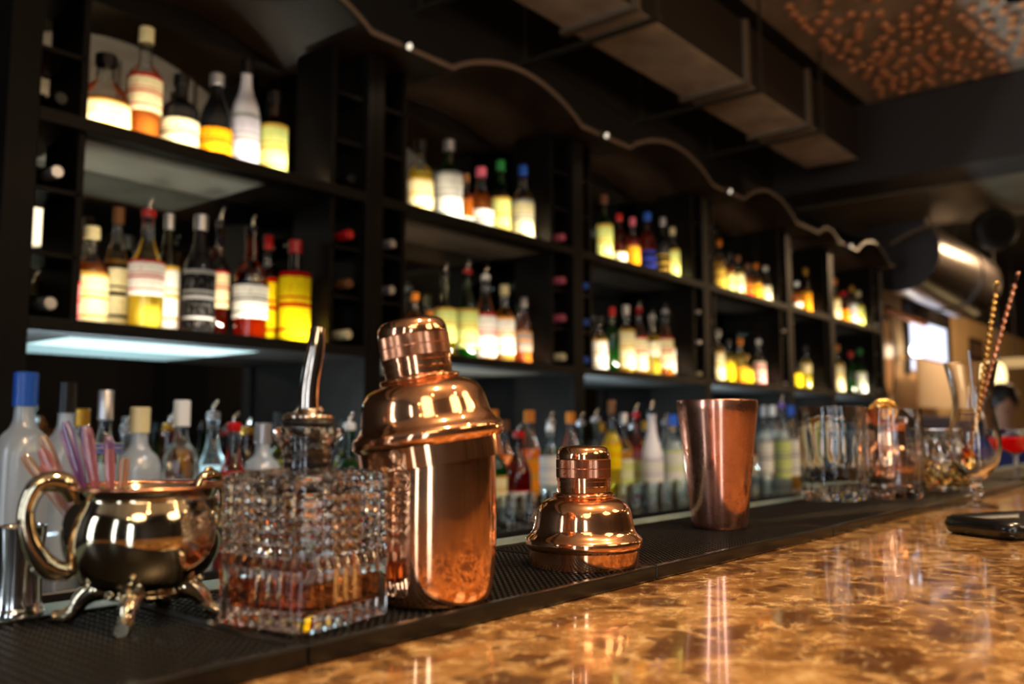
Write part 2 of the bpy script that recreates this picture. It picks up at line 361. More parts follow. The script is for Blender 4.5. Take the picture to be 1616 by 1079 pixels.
# ------------------------------------------------------------------ crystal decanter
CRYS = real_glass('lead crystal', (1, .99, .985), 0, 1.52)
AMBL = real_glass('amber spirit', (.85, .22, .045), 0, 1.36)
def decanter():
    t = empty('crystal_decanter', (.3490, .4600, ZM), rz=math.radians(10), label='square cut crystal decanter with amber spirit and a metal pourer, on the mat', cat='decanter')
    a = .0400; H = .0905; nc = 8; per = 8; chz = .0065
    cell = 2 * (a - chz) / nc
    def offs(u, z):
        c = abs((u % 1.0) * 2 - 1)  # 1 at edges, 0 centre
        if z < .0415:   # vertical flutes
            e = min(1, z / .004); return -.0018 * (c ** 2) * e
        k = ((z - .0415) / (cell * .86)) % 1.0; cz = abs(k * 2 - 1)
        return -.0030 * max(c, cz)
    def ring(z, ins=0):
        pts = []
        for f in range(4):
            ang = f * PI / 2
            ca, sa = math.cos(ang), math.sin(ang)
            for i in range(nc * per + 1):
                u = i / per; x = -(a - chz) + cell * u; y = -(a) - offs(u, z) + ins
                x *= (a - ins) / a
                pts.append((x * ca - y * sa, x * sa + y * ca, z))
        return pts
    zs = [.0, .0015, .004] + [.004 + i * .0375 / 6 for i in range(1, 6)]
    z = .0415
    while z < H - .003: zs.append(z); z += cell * .86 / 6
    rings = [ring(0, .004), ring(.0015, .001)] + [ring(z) for z in zs[2:]]
    rings += [ring(H - .001, .003), ring(H + .0008, .010), ring(H + .0008, .020)]
    m = len(rings[0]); V = [p for r in rings for p in r]; Fc = []
    for i in range(len(rings) - 1):
        for k in range(m):
            j = (k + 1) % m; Fc.append((i * m + k, i * m + j, (i + 1) * m + j, (i + 1) * m + k))
    # shoulder down to the neck: a circle joined to the last ring by angle
    last = (len(rings) - 1) * m; n0 = len(V)
    neck = [(.0150, H + .002), (.0148, H + .004), (.0150, H + .009), (.0158, H + .013), (.0185, H + .0175), (.0218, H + .0205), (.0228, H + .0235), (.0218, H + .0265), (.0185, H + .0272), (.0155, H + .026),
            (.0125, H + .022), (.0118, H + .016), (.0102, H + .004), (.0120, H - .002), (.022, H - .006)]
    for r, z in neck:
        for k in range(m):
            x, y, _ = V[last + k]; aa = math.atan2(y, x); V.append((r * math.cos(aa), r * math.sin(aa), z))
    def link(A, B):
        for k in range(m):
            j = (k + 1) % m; Fc.append((A + k, A + j, B + j, B + k))
    link(last, n0)
    for q in range(len(neck) - 1): link(n0 + q * m, n0 + (q + 1) * m)
    # inner cavity
    ia = a - .0085; prev = n0 + (len(neck) - 1) * m
    for z, sc in ((H - .008, .8), (H - .012, 1), (.026, 1), (.014, 1), (.011, .9)):
        b = len(V)
        for k in range(m):
            x, y, _ = V[2 * m + k]; s = ia * sc / max(abs(x), abs(y), .7 * (abs(x) + abs(y))); V.append((x * s, y * s, z))
        link(prev, b); prev = b
    V.append((0, 0, .010)); c = len(V) - 1
    for k in range(m): Fc.append((prev + k, prev + (k + 1) % m, c))
    V.append((0, 0, .001)); c = len(V) - 1
    for k in range(m): Fc.append(((k + 1) % m, k, c))
    mesh_obj('glass_body', V, Fc, CRYS, t, ang=12)
    lq = ia - .0004
    Vl, Fl = rbox_geo(lq, lq, .0115, .028, .006, 4)
    mesh_obj('spirit', Vl, Fl, AMBL, t, ang=30)
    z0 = H - .008
    cork = [(0, z0 + .002)]
    for i in range(5): cork += [(.0100, z0 + .003 + i * .006), (.0116, z0 + .0045 + i * .006), (.0116, z0 + .0065 + i * .006), (.0100, z0 + .008 + i * .006)]
    cork += [(.0100, z0 + .0345), (.0160, z0 + .0358), (.0168, z0 + .0375), (.0160, z0 + .0395), (0, z0 + .0396)]
    lathe('pourer_cork', cork, BLACKP, t, seg=40)
    pr = lathe('pourer', [(0, z0 + .0397)] + sm([(.0150, z0 + .0398), (.0160, z0 + .0412), (.0150, z0 + .0430), (.0110, z0 + .0442), (.0078, z0 + .0450), (.0066, z0 + .047)], 3) + [(0, z0 + .047)], STEELC, t, seg=48)
    path = smooth_path([(0, 0, z0 + .045), (.0002, 0, z0 + .059), (.0018, -.001, z0 + .074), (.0036, -.002, z0 + .087), (.0048, -.0025, z0 + .0985)], 5)
    tube('spout', path, interp([.0066, .0062, .0060, .0054, .0040], len(path)), STEELC, t, seg=24)
    tube('air_vent', smooth_path([(.0095, .0015, z0 + .043), (.0100, .0015, z0 + .0462), (.0125, .0018, z0 + .0472), (.0135, .002, z0 + .0455)], 4), .0017, STEELC, t, seg=10)
STEELC = copper('warm steel', (.80, .66, .56), .08, .05)
decanter()
# ------------------------------------------------------------------ silver sugar bowl
bo = onz(218, 985, ZM)
bw = empty('sugar_bowl', (.2850, .5385, ZM), rz=0, label='ornate silver footed sugar bowl with scrolled handles, holding plastic picks', cat='bowl')
outer = sm([(.012, .0165), (.024, .0185), (.0365, .0265), (.0445, .039), (.0472, .052), (.0455, .064), (.0425, .0715), (.0415, .0745), (.0432, .0785), (.0452, .0805)], 4)
inner = sm([(.0440, .0805), (.0415, .077), (.0400, .0735), (.0435, .062), (.0450, .052), (.042, .040), (.034, .028), (.02, .021)], 4)
lathe('body', [(0, .016)] + outer + inner + [(0, .020)], SILV, bw, seg=96)
lathe('rim', sm([(.0447, .0797), (.0462, .0800), (.0464, .0812), (.0452, .0822), (.0438, .0815), (.0436, .0803)], 3), COPD, bw, seg=96, close=True)
lathe('collar', sm([(.0, .0125), (.016, .0125), (.021, .0140), (.022, .0160), (.017, .0182), (.0, .0190)], 3), SILV, bw, seg=64, mod=lambda i, r, z: r * (1 + .06 * math.cos(i * PI / 4)))
va = math.atan2(FW.y, FW.x)
for k, aa in enumerate((PI + .95, -PI / 2 + .55, .25, PI / 2 + .35)):
    d = Vector((math.cos(va + (aa - 0)), math.sin(va + aa), 0)) if False else None
for dirpx in ((-1.0, -.25), (.18, -1.0), (1.0, .2), (-.1, 1.0)):
    d = (RT * dirpx[0] + Vector((FW.x, FW.y, 0)).normalized() * dirpx[1]).normalized(); n = Vector((-d.y, d.x, 0))
    P = smooth_path([d * .014 + Vector((0, 0, .0175)), d * .026 + Vector((0, 0, .0185)), d * .034 + Vector((0, 0, .0135)), d * .0385 + Vector((0, 0, .0065)), d * .045 + Vector((0, 0, .0028)), d * .0505 + Vector((0, 0, .0032))], 5)
    ft = tube('foot', P, interp([.0055, .0075, .0058, .0045, .0046, .0042], len(P)), SILV, bw, seg=14)
    gs = []
    for q in (-2, -1, 0, 1, 2):
        b = d * .030 + Vector((0, 0, .021)); e = b + n * q * .0035 + Vector((0, 0, .007 - abs(q) * .0014)) + d * .004
        gs.append(tube_geo([b, (b + e) / 2 + d * .0012, e], [.0016, .0030, .0018], 8))
    V, Fc = join(gs); mesh_obj('shell_ornament', V, Fc, SILV, ft)
def handle(dr, sc=1):
    d = (RT * dr[0] + Vector((FW.x, FW.y, 0)).normalized() * dr[1]).normalized()
    pts = [d * .041 + Vector((0, 0, .074)), d * .047 + Vector((0, 0, .084)), d * .060 + Vector((0, 0, .084)), d * .0665 + Vector((0, 0, .070)), d * .064 + Vector((0, 0, .052)), d * .054 + Vector((0, 0, .036)), d * .0435 + Vector((0, 0, .0325)), d * .040 + Vector((0, 0, .037))]
    P = smooth_path(pts, 6)
    h = tube('handle', P, interp([sc * q for q in (.0028, .0040, .0034, .0028, .0032, .0040, .0032, .0022)], len(P)), SILV, bw, seg=16)
    n = Vector((-d.y, d.x, 0))
    for c, r0 in ((d * .052 + Vector((0, 0, .0865)), .0042), (d * .058 + Vector((0, 0, .0345)), .0036)):
        sp = [c + d * (math.cos(a) * r0 * (1 - a / 9)) + Vector((0, 0, math.sin(a) * r0 * (1 - a / 9))) for a in [i * .45 for i in range(15)]]
        tube('scroll', sp, interp([.0014, .0018, .0010], 15), SILV, h, seg=8)
handle((-.80, -.60), 1.7); handle((.45, .90))
# picks inside the bowl
PKC = [((.75, .55, .85), 'lilac'), ((.95, .62, .66), 'pink'), ((.93, .74, .58), 'peach'), ((.60, .45, .80), 'violet')]
PKM = [mat('clear plastic ' + n, (lambda c: lambda nt, N: N('MixShader', Fac=.55, i1=N('BsdfTranslucent', Color=c).outputs[0], i2=N('MixShader', Fac=.22, i1=N('BsdfTransparent', Color=c).outputs[0], i2=N('BsdfGlossy', Roughness=.08).outputs[0]).outputs[0]).outputs[0])(c)) for c, n in PKC]
fwd = Vector((FW.x, FW.y, 0)).normalized()
PK = [(-.072, -.004, .100, 2), (-.067, .006, .093, 1), (-.060, -.006, .112, 2), (-.052, .004, .116, 0), (-.045, -.008, .121, 3), (-.040, .008, .108, 1), (-.036, -.002, .118, 3), (-.030, -.010, .117, 1), (-.024, .006, .112, 0), (-.018, -.005, .104, 1), (-.012, .004, .098, 2), (-.056, -.014, .104, 1)]
PKL = ['leaning lowest over the left rim', 'just above the lowest leaning pick', 'second long one from the bowl handle', 'long one near the middle of the bunch', 'tallest of the bunch', 'hidden behind the tallest pick', 'upright beside the tallest', 'upright with a pale tip', 'short one near the middle of the bowl', 'short one standing nearest the decanter', 'shortest of the bunch', 'crossing in front of the others']
for i, (a, b, h, c) in enumerate(PK):
    base = RT * (-.020 + (a + .04) * .15) + fwd * (b * .4) + Vector((0, 0, .030 if abs(a) > .02 else .034))
    base = RT * (-.016 + a * .16) + fwd * (b * .5) + Vector((0, 0, .036))
    tip = RT * (a - .004) + fwd * b + Vector((0, 0, h))
    n = RT * .0022
    o = tube('cocktail_pick', [base, base.lerp(tip, .5), base.lerp(tip, .93), tip], [.0020, .0023, .0036, .0024], PKM[c], seg=8, sq=.7)
    o.location = bw.location; o.location.z = ZM
    props(o, '%s plastic cocktail pick in the sugar bowl, %s' % (PKC[c][1], PKL[i]), 'cocktail pick', 'plastic picks in the sugar bowl')
# steel jigger beside the bowl, on the steel ledge
j = onz(28, 962, ZB - .004)
jt = lathe('jigger', [(0, 0), (.0150, 0), (.0155, .001)] + sm([(.0150, .004), (.0140, .008), (.0135, .03), (.0150, .054), (.0158, .056)], 3) + [(.0152, .0555), (.0135, .05), (.0125, .02), (0, .018)], STEEL, seg=48, loc=(.245, .622, ZM - .0025))
props(jt, 'polished steel jigger behind the sugar bowl on the steel ledge', 'jigger')
# ------------------------------------------------------------------ cut tumblers, copper mug with strainer, small decanter
GL = real_glass('clear glass', (1, 1, 1), 0, 1.48)
def tumbler(loc, label, s=1.0):
    t = empty('glass_tumbler', loc, label=label, cat='glass', group='cut glass tumblers on the mat')
    t.scale = (s,) * 3
    def cut(i, r, z):
        if z < .075 and r > .045: return r - .0016 * abs(math.sin(i * PI / 8)) * min(1, (.078 - z) / .02) * (1 if z > .012 else .3)
        return r
    outer = [(.044, 0), (.0500, .0015), (.0525, .006), (.0530, .012), (.0520, .016), (.0528, .020), (.0518, .024), (.0530, .030), (.0535, .045), (.0537, .060), (.0538, .080), (.0540, .11), (.0541, .152), (.0536, .1545)]
    inner = [(.0522, .1545), (.0517, .152), (.0514, .11), (.0508, .06), (.0500, .030), (.047, .0165), (.030, .0145)]
    lathe('glass', [(0, .002), (.040, .002)] + outer + inner + [(0, .014)], GL, t, seg=128, mod=cut, ang=28)
tumbler((1.484, .545, ZM), 'clear cut glass tumbler nearer the copper tumbler, the first of the pair')
tumbler((1.600, .490, ZM), 'clear cut glass tumbler in front of the copper mug, the second of the pair', .985)
mg = empty('copper_mug', (1.720, .535, ZM), label='round copper mug seen through the second cut glass tumbler', cat='mug')
lathe('body', [(0, 0)] + sm([(.030, 0), (.036, .004), (.048, .025), (.052, .05), (.049, .075), (.043, .092), (.042, .110), (.044, .118)], 4) + [(.0425, .118), (.041, .108), (.047, .07), (.048, .04), (.03, .008), (0, .006)], COP, mg, seg=64)
tube('handle', smooth_path([(-.046, .0, .085), (-.068, 0, .09), (-.076, 0, .065), (-.068, 0, .035), (-.046, 0, .03)], 5), .0045, COP, mg, seg=12)
st = empty('cocktail_strainer', (1.720, .535, ZM + .119), label='round brass cocktail strainer standing in the copper mug', cat='strainer')
ringp = [(RT * math.cos(a) * .029 + Vector((0, 0, .022 + math.sin(a) * .029))) for a in [i * PI / 16 for i in range(33)]]
tube('rim', ringp, .0045, GOLD, st, seg=10)
gs = []
for k in range(64):
    a = 2 * PI * k / 64; c = RT * math.cos(a) * .020 + Vector((0, 0, .022 + math.sin(a) * .020)); d = (RT * math.cos(a) + Vector((0, 0, math.sin(a))))
    gs.append(tube_geo([c + d * .006 * math.cos(b) + fwd * .006 * math.sin(b) for b in [q * PI / 4 for q in range(9)]], .0009, 5))
V, Fc = join(gs); mesh_obj('spring', V, Fc, GOLD, st)
V, Fc = tube_geo([fwd * -.001 + Vector((0, 0, .022)), fwd * .001 + Vector((0, 0, .022))], .028, 40); mesh_obj('plate', V, Fc, GOLD, st)
for s_ in (-1, 1):
    lathe('ear', sm([(.0, -.006), (.005, -.004), (.006, 0), (.005, .004), (0, .006)], 3), GOLD, st, seg=16, loc=RT * s_ * .037 + Vector((0, 0, .026)))
V, Fc = rbox_geo(.0045, .002, -.075, -.004, .0018, 3); mesh_obj('handle', V, Fc, GOLD, st)
cd2 = empty('crystal_jar', (1.840, .468, ZM), label='squat cut crystal jar with amber drink, between second tumbler and curved glass', cat='jar')
def fac(i, r, z): return r * (1 - .05 * abs(math.sin(i * PI / 6 + z * 90))) if .01 < z < .095 and r > .026 else r
lathe('glass_body', [(0, .001), (.036, .001)] + sm([(.042, .002), (.050, .015), (.056, .040), (.054, .070), (.044, .095), (.034, .108), (.033, .114), (.038, .120)], 4) + [(.034, .120), (.029, .112), (.031, .104), (.040, .090), (.049, .068), (.051, .040), (.044, .016), (0, .012)], CRYS, cd2, seg=72, mod=fac, ang=14)
lathe('spirit', [(0, .0125), (.0435, .0165), (.0505, .040), (.0492, .058), (0, .058)], real_glass('golden spirit', (.98, .72, .3), 0, 1.36), cd2, seg=48)
# ------------------------------------------------------------------ hurricane glass with bar spoons
hp = onz(1533, 787, ZB)
HU = empty('hurricane_glass', (1.638, .365, ZB), label='tall curved stemmed glass holding twisted bar spoons, on the marble edge', cat='glass')
outer = sm([(.031, 0), (.031, .0015), (.018, .004), (.007, .010), (.0065, .018), (.0115, .026), (.0115, .030), (.007, .037), (.010, .043), (.0215, .052), (.0340, .070), (.0400, .092), (.0392, .115), (.0345, .140), (.0305, .160), (.0310, .180), (.0355, .205), (.0415, .232)], 5)
inner = sm([(.0400, .2325), (.0340, .206), (.0294, .181), (.0289, .160), (.0329, .140), (.0376, .115), (.0384, .092), (.0322, .070), (.0195, .055), (.008, .0475)], 4)
HU.scale = (1.0, 1.0, 1.03)
lathe('glass', [(0, 0), (.029, 0)] + outer + inner + [(0, .0465)], GL, HU, seg=72, ang=40)
def spoon(top_px, bot_z, dx, label, m, df):
    base = HU.location + Vector((0, 0, bot_z)) + RT * dx + fwd * df
    top = None
    d = ray(*top_px); dist = (Vector((HU.location.x, HU.location.y, 0))).dot(FW) / (1)
    top = CAM + d * (dist - .0)
    t = empty('bar_spoon', base, label=label, cat='bar spoon', group='bar spoons in the curved glass')
    L = (top - base)
    n = 150; path = [L * (i / n) for i in range(n + 1)]
    # twisted flat wire: rotate an oval section
    u = L.cross(Vector((0, 0, 1))).normalized(); v = L.cross(u).normalized(); V = []; Fc = []; seg = 8
    for i, p in enumerate(path):
        tw = i * .55 if 20 < i < 142 else 0; rr = .0042
        for k in range(seg):
            a = 2 * PI * k / seg; x = rr * math.cos(a); y = rr * .55 * math.sin(a)
            X_ = x * math.cos(tw) - y * math.sin(tw); Y_ = x * math.sin(tw) + y * math.cos(tw); V.append(p + u * X_ + v * Y_)
    for i in range(n):
        for k in range(seg):
            q = (k + 1) % seg; Fc.append((i * seg + k, i * seg + q, (i + 1) * seg + q, (i + 1) * seg + k))
    mesh_obj('twisted_stem', V, Fc, m, t, ang=60)
    V, Fc = lathe_geo(sm([(0, -.0035), (.003, -.0025), (.0038, 0), (.003, .0028), (0, .0036)], 3), 14); mesh_obj('end_bead', V, Fc, m, t, loc=L)
    # spoon bowl
    V = []; Fc = []; nu, nv = 10, 16
    for lay in (0, .0009):
        for i in range(nu + 1):
            for k in range(nv):
                rr = i / nu; a = 2 * PI * k / nv
                V.append(RT * (rr * .0095 * math.cos(a)) + Vector((0, 0, rr * .016 * math.sin(a) - .004)) + fwd * (.006 * (1 - rr * rr) + lay))
    for lay in (0, 1):
        o_ = lay * (nu + 1) * nv
        for i in range(nu):
            for k in range(nv): Fc.append((o_ + i * nv + k, o_ + i * nv + (k + 1) % nv, o_ + (i + 1) * nv + (k + 1) % nv, o_ + (i + 1) * nv + k))
    mesh_obj('spoon_bowl', V, Fc, m, t, ang=80)
spoon((1573, 447), .082, -.012, 'gold twisted bar spoon in the curved glass, the shorter one', GOLD, -.009)
spoon((1606, 432), .088, -.009, 'rose copper twisted bar spoon in the curved glass, the taller one', COPR, .009)
md = tube('cocktail_stirrer', [Vector((0, 0, 0)), RT * -.004 + Vector((0, 0, .10)), RT * -.010 + Vector((0, 0, .194))], .0014, STEEL, seg=8, loc=HU.location + Vector((0, 0, .065)) + RT * .003 - fwd * .010)
props(md, 'thin plain steel stirrer in the curved glass, the shortest stick there', 'stirrer')
# black tray on the marble
ap = onz(1600, 843, ZB); ac = Vector((1.245, .232, ZB))
at_ = empty('black_tray', ac, rz=TH - 1.2, label='small rounded black tray lying on the marble bar', cat='tray')
def rr_ring(hx, hy, r, z, n=8):
    pts = []
    for cx_, cy_, a0 in ((hx - r, hy - r, 0), (-hx + r, hy - r, PI / 2), (-hx + r, -hy + r, PI), (hx - r, -hy + r, 1.5 * PI)):
        for k in range(n + 1):
            a = a0 + PI / 2 * k / n; pts.append((cx_ + r * math.cos(a), cy_ + r * math.sin(a), z))
    return pts
rg = [rr_ring(.070, .048, .022, 0), rr_ring(.076, .054, .026, .004), rr_ring(.078, .056, .028, .012), rr_ring(.075, .053, .026, .020), rr_ring(.070, .048, .022, .0225), rr_ring(.064, .042, .018, .021), rr_ring(.060, .038, .016, .012), rr_ring(.054, .032, .012, .010)]
V = [p for r in rg for p in r]; m_ = len(rg[0]); Fc = []
for i in range(len(rg) - 1):
    for k in range(m_): Fc.append((i * m_ + k, i * m_ + (k + 1) % m_, (i + 1) * m_ + (k + 1) % m_, (i + 1) * m_ + k))
Fc.append(tuple(reversed(range(m_)))); Fc.append(tuple((len(rg) - 1) * m_ + k for k in range(m_)))
mesh_obj('tray_body', V, Fc, pbr('glossy black plastic', (.006, .006, .007), .18), at_, ang=50)
V, Fc = rbox_geo(.05, .028, .0102, .0112, .010, 5, .0003); mesh_obj('inset_pad', V, Fc, pbr('grey pad', (.02, .02, .025), .3), at_)
# red cocktail further along the bar
rc = onz(1598, 752, ZB)
r_ = empty('cocktail_coupe', (2.39, .445, ZM), label='stemmed glass of red cocktail standing far along the black bar mats', cat='glass')
lathe('glass', [(0, 0), (.034, 0), (.034, .0015), (.006, .006), (.004, .03), (.0045, .055)] + sm([(.012, .060), (.036, .075), (.048, .098), (.052, .118)], 3) + [(.0505, .118), (.046, .098), (.034, .0768), (.010, .063), (0, .062)], GL, r_, seg=48)
lathe('drink', [(0, .0625), (.010, .0634), (.0338, .0773), (.0445, .096), (0, .096)], liquid('red cocktail', (.75, .02, .02), .5), r_, seg=32)
# folded towel on the under counter shelf
tw = onz(828, 842, .90)
tt = empty('bar_towel', (tw.x, min(tw.y, .97) - .08, .8905), rz=.1, label='folded violet and white bar towel on the work shelf behind the bar', cat='towel')
for i in range(4):
    V, Fc = rbox_geo(.13 - i * .004, .075 - i * .003, i * .0115, i * .0115 + .011, .012, 4, .0045)
    mesh_obj('fold', V, Fc, pbr('violet towel', (.10, .07, .28), .9) if i % 2 else pbr('white towel', (.6, .62, .7), .9), tt, ang=60)
tt.location.z = .8905
# ------------------------------------------------------------------ back counter and shelving
D = 2.05; MB = 2.37; ZC1 = .971; Z2 = 1.462; Z1 = 1.937; ZTOP = 2.385
PX = [.765, 1.79, 2.865, 3.95, 4.97, 5.64, 6.64]
bc = empty('back_counter', (3.6, 1.9, 0), label='long dark glossy back counter carrying the lowest row of bottles', cat='counter')
child(boxes('worktop', [((-.6, 1.42, ZC1 - .03), (6.75, YB - .005, ZC1))], pbr('black glossy worktop', (.010, .010, .011), .08), bevel=.003), bc)
child(boxes('carcass', [((-.6, 1.46, 0), (6.7, YB - .005, ZC1 - .0305))], DARKW), bc)
BAYN = ['first bay', 'second bay', 'third bay', 'fourth bay', 'narrow fifth bay', 'sixth bay']
def canopy_geo(x0, x1):
    """wavy board: flat by each post, arched between"""
    V = []; Fc = []; n = 36; fa, fb = x0 + .235, x1 - .115
    xs = [x0] + [lerp(fa, fb, i / n) for i in range(n + 1)] + [x1]
    for x in xs:
        t = (x - fa) / (fb - fa); h = .105 * min(1, (fb - fa) / .6) * max(0, math.sin(PI * min(max(t, 0), 1))) ** .8
        z = ZTOP + h
        for y, zz in ((1.95, z), (2.425, z), (2.425, z + .018), (1.95, z + .018)): V.append((x, y, zz))
    for i in range(len(xs) - 1):
        for k in range(4):
            j2 = (k + 1) % 4; Fc.append((i * 4 + k, (i + 1) * 4 + k, (i + 1) * 4 + j2, i * 4 + j2))
    Fc.append((0, 1, 2, 3)); m = (len(xs) - 1) * 4; Fc.append((m + 3, m + 2, m + 1, m))
    return V, Fc
RACKS = []
RW = [(.105, .115), (.105, .115), (.08, .06), (.08, .05), (.05, .03), (.06, .08)]
LEDS = []
EDGEM = pbr('shelf edge wood', (.009, .0065, .005), .4, spec=.16)
for b in range(6):
    x0, x1 = PX[b], PX[b + 1]; u = empty('shelving_unit', ((x0 + x1) / 2, D, ZC1), label='dark wooden back bar shelving unit with arched canopy, the %s' % BAYN[b], cat='shelving', group='back bar shelving bays')
    e = .0008
    hw = .034
    child(boxes('post', [((x0 - (hw if b == 0 else 0) + e, D, ZC1), (x0 + hw, D + .05, ZTOP))], DARKW, bevel=.002), u)
    child(boxes('post', [((x1 - hw, D, ZC1), (x1 - e + (hw if b == 5 else 0), D + .05, ZTOP))], DARKW, bevel=.002), u)
    child(boxes('side_panel', [((x0 + e, D + .0505, ZC1), (x0 + .0195, MB, ZTOP))], DARKW), u); child(boxes('side_panel', [((x1 - .0195, D + .0505, ZC1), (x1 - e, MB, ZTOP))], DARKW), u)
    child(props(boxes('mirror_panel', [((x0 + .02, MB, ZC1), (x1 - .02, MB + .006, ZTOP))], MIRROR), 'smoked mirror back panel'), u)
    for z in (Z2, Z1):
        child(boxes('shelf', [((x0 + hw, D, z - .028), (x1 - hw, D + .05, z + .004)), ((x0 + .02, D + .05, z - .028), (x1 - .02, MB - .002, z))], EDGEM, bevel=.0015), u)
    V, Fc = canopy_geo(x0 + e, x1 - e); child(mesh_obj('canopy', V, Fc, CANW, ang=40), u)
    V = [(v[0], 1.946 if v[1] < 2 else 1.9496, v[2] + (0.001 if k_ % 4 in (0, 1) else -.001)) for k_, v in enumerate(V)]
    child(props(mesh_obj('canopy_edge', V, Fc, pbr('painted edge light', (.20, .14, .10), .35), ang=40), 'painted light along the edge'), u)  # light catching the canopy edge, put into a paler strip
    wl, wr = RW[b]
    la0 = x0 + hw + wl + .012
    for z in (Z2, Z1):
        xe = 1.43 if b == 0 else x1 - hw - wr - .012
        um = (pbr('painted lit underside', (.42, .47, .45), .22), pbr('painted dim underside', (.10, .075, .055), .3), pbr('painted shaded underside', (.02, .018, .017), .3))[min(b, 2)]  # how brightly each bay's underside is lit is put into its colour
        child(props(boxes('painted_shelf_light', [((la0, D + .06, z - .0305), (xe, MB - .004, z - .0283))], um), None), u)
    l = light('AREA', ((la0 + x1 - hw - wr) / 2, MB - .055, ZC1 + .012), (17.0 if b == 0 else 8.5), (.72, .93, 1.0), shape='RECTANGLE', size=.55 if b != 4 else .25, size_y=.03)  # cool uplight added to brighten shelf undersides and counter bottles
    l.rotation_euler = (math.radians(180 + 12), 0, 0)
    if b == 0: l.location.x = la0 + .25
    props(boxes('added_light_strip', [((l.location.x - .28 if b != 4 else l.location.x - .13, MB - .075, ZC1 + .0004), (l.location.x + .28 if b != 4 else l.location.x + .13, MB - .035, ZC1 + .009))], pbr('led channel', (.6, .6, .6), .4, 1)), 'added cool uplight strip on the back counter against the mirror, %s' % BAYN[b], 'light strip', 'added counter uplights')
    for xa, xb in ((x0 + hw, x0 + hw + wl), (x1 - hw - wr, x1 - hw)):
        bs = []
        for za, zb in ((Z2 + .0005, Z1 - .0285), (Z1 + .0005, ZTOP - .001)):
            xd = xb if xa == x0 + hw else xa
            bs.append(((xd - .008, D + .02, za), (xd + .008, D + .20, zb)))
            for k in (1, 2):
                z = lerp(za, zb, k / 3); bs.append(((min(xa, xd), D + .02, z - .005), (max(xb, xd), D + .20, z + .005)))
            RACKS.append((b, xa, xb, za, zb))
        child(boxes('wine_rack', bs, DARKW), u)
    la, lb = x0 + hw + wl + .012, x1 - hw - wr - .012
    for z in (Z2, Z1):
        L = lb - la
        st_ = boxes('led_strip', [((la, D + .012, z + .0002), (lb, D + .030, z + .004))], pbr('led channel', (.6, .6, .6), .4, 1))
        props(st_, 'slim light strip along the %s shelf, %s' % ('lower' if z == Z2 else 'upper', BAYN[b]), 'light strip', 'shelf light strips')
        l = light('AREA', ((la + lb) / 2, D + .022, z + .006), E_LED * L , LEDC, shape='RECTANGLE', size=L, size_y=.014)
        l.rotation_euler = (math.radians(180 - 52), 0, 0); l.data.spread = math.radians(95)
# small lamps on the canopy corners
for i, x in enumerate((PX[1], PX[2], PX[3], PX[5])):
    t = empty('canopy_spotlight', (x + .01, 1.938, ZTOP + .009), label='small silver spotlight fixed on the canopy edge above post %s' % ('two', 'three', 'four', 'six')[i], cat='spotlight', group='canopy spotlights')
    V, Fc = tube_geo([(0, 0, 0), (0, -.022, -.012)], [.011, .013], 16); mesh_obj('lamp_body', V, Fc, STEEL, t)
    boxes('bracket', [((-.008, 0, -.004), (.008, .0065, .006))], STEEL, t)
    V, Fc = tube_geo([(0, -.0222, -.0122), (0, -.0235, -.0128)], [.010, .010], 16); mesh_obj('lens', V, Fc, emit('spot lens', (1, .85, .65), 1.2), t)
    light('SPOT', (x + .05, 1.87, ZTOP - .01), 1.6, (1, .8, .55), target=(x + .1, 2.12, 1.9), spot_size=1.6, spot_blend=.8, shadow_soft_size=.02)
# ------------------------------------------------------------------ bottles
def lin(c): return tuple((v / 255) ** 2.2 for v in c)
GLASSC = {'clear': (.93, .96, .96), 'green': (.10, .42, .12), 'olive': (.30, .36, .08), 'brown': (.42, .16, .05), 'black': None, 'blue': (.2, .5, .8), 'red': (.8, .08, .06), 'ice': 'f', 'white': 'p'}
LIQ = {'amber': (.85, .26, .03), 'gold': (.95, .58, .10), 'yellow': (.98, .78, .08), 'red': (.75, .03, .03), 'brown': (.40, .10, .02), 'green': (.08, .45, .10), 'water': (.80, .88, .90), 'orange': (1.0, .38, .03)}
LABC = {'cream': (238, 226, 180), 'white': (240, 238, 230), 'yellow': (250, 225, 30), 'orange': (250, 160, 30), 'lime': (215, 225, 140), 'black': (25, 22, 22), 'red': (190, 30, 25), 'pink': (225, 150, 150), 'gold': (205, 165, 70), 'lavender': (205, 200, 215), 'blue': (45, 60, 150), 'grey': (150, 150, 150)}
CAPC = {'black': (18, 16, 16), 'cream': (225, 210, 160), 'silver': (200, 200, 205), 'red': (185, 25, 25), 'white': (235, 235, 235), 'blue': (40, 95, 205), 'brown': (110, 70, 40), 'gold': (200, 150, 60), 'pink': (190, 90, 110), 'green': (40, 120, 60), 'purple': (120, 80, 170), 'amber': (210, 120, 30)}
def capmat(c): return pbr('cap ' + c, lin(CAPC[c]), .3, .8 if c in ('silver', 'gold') else 0)
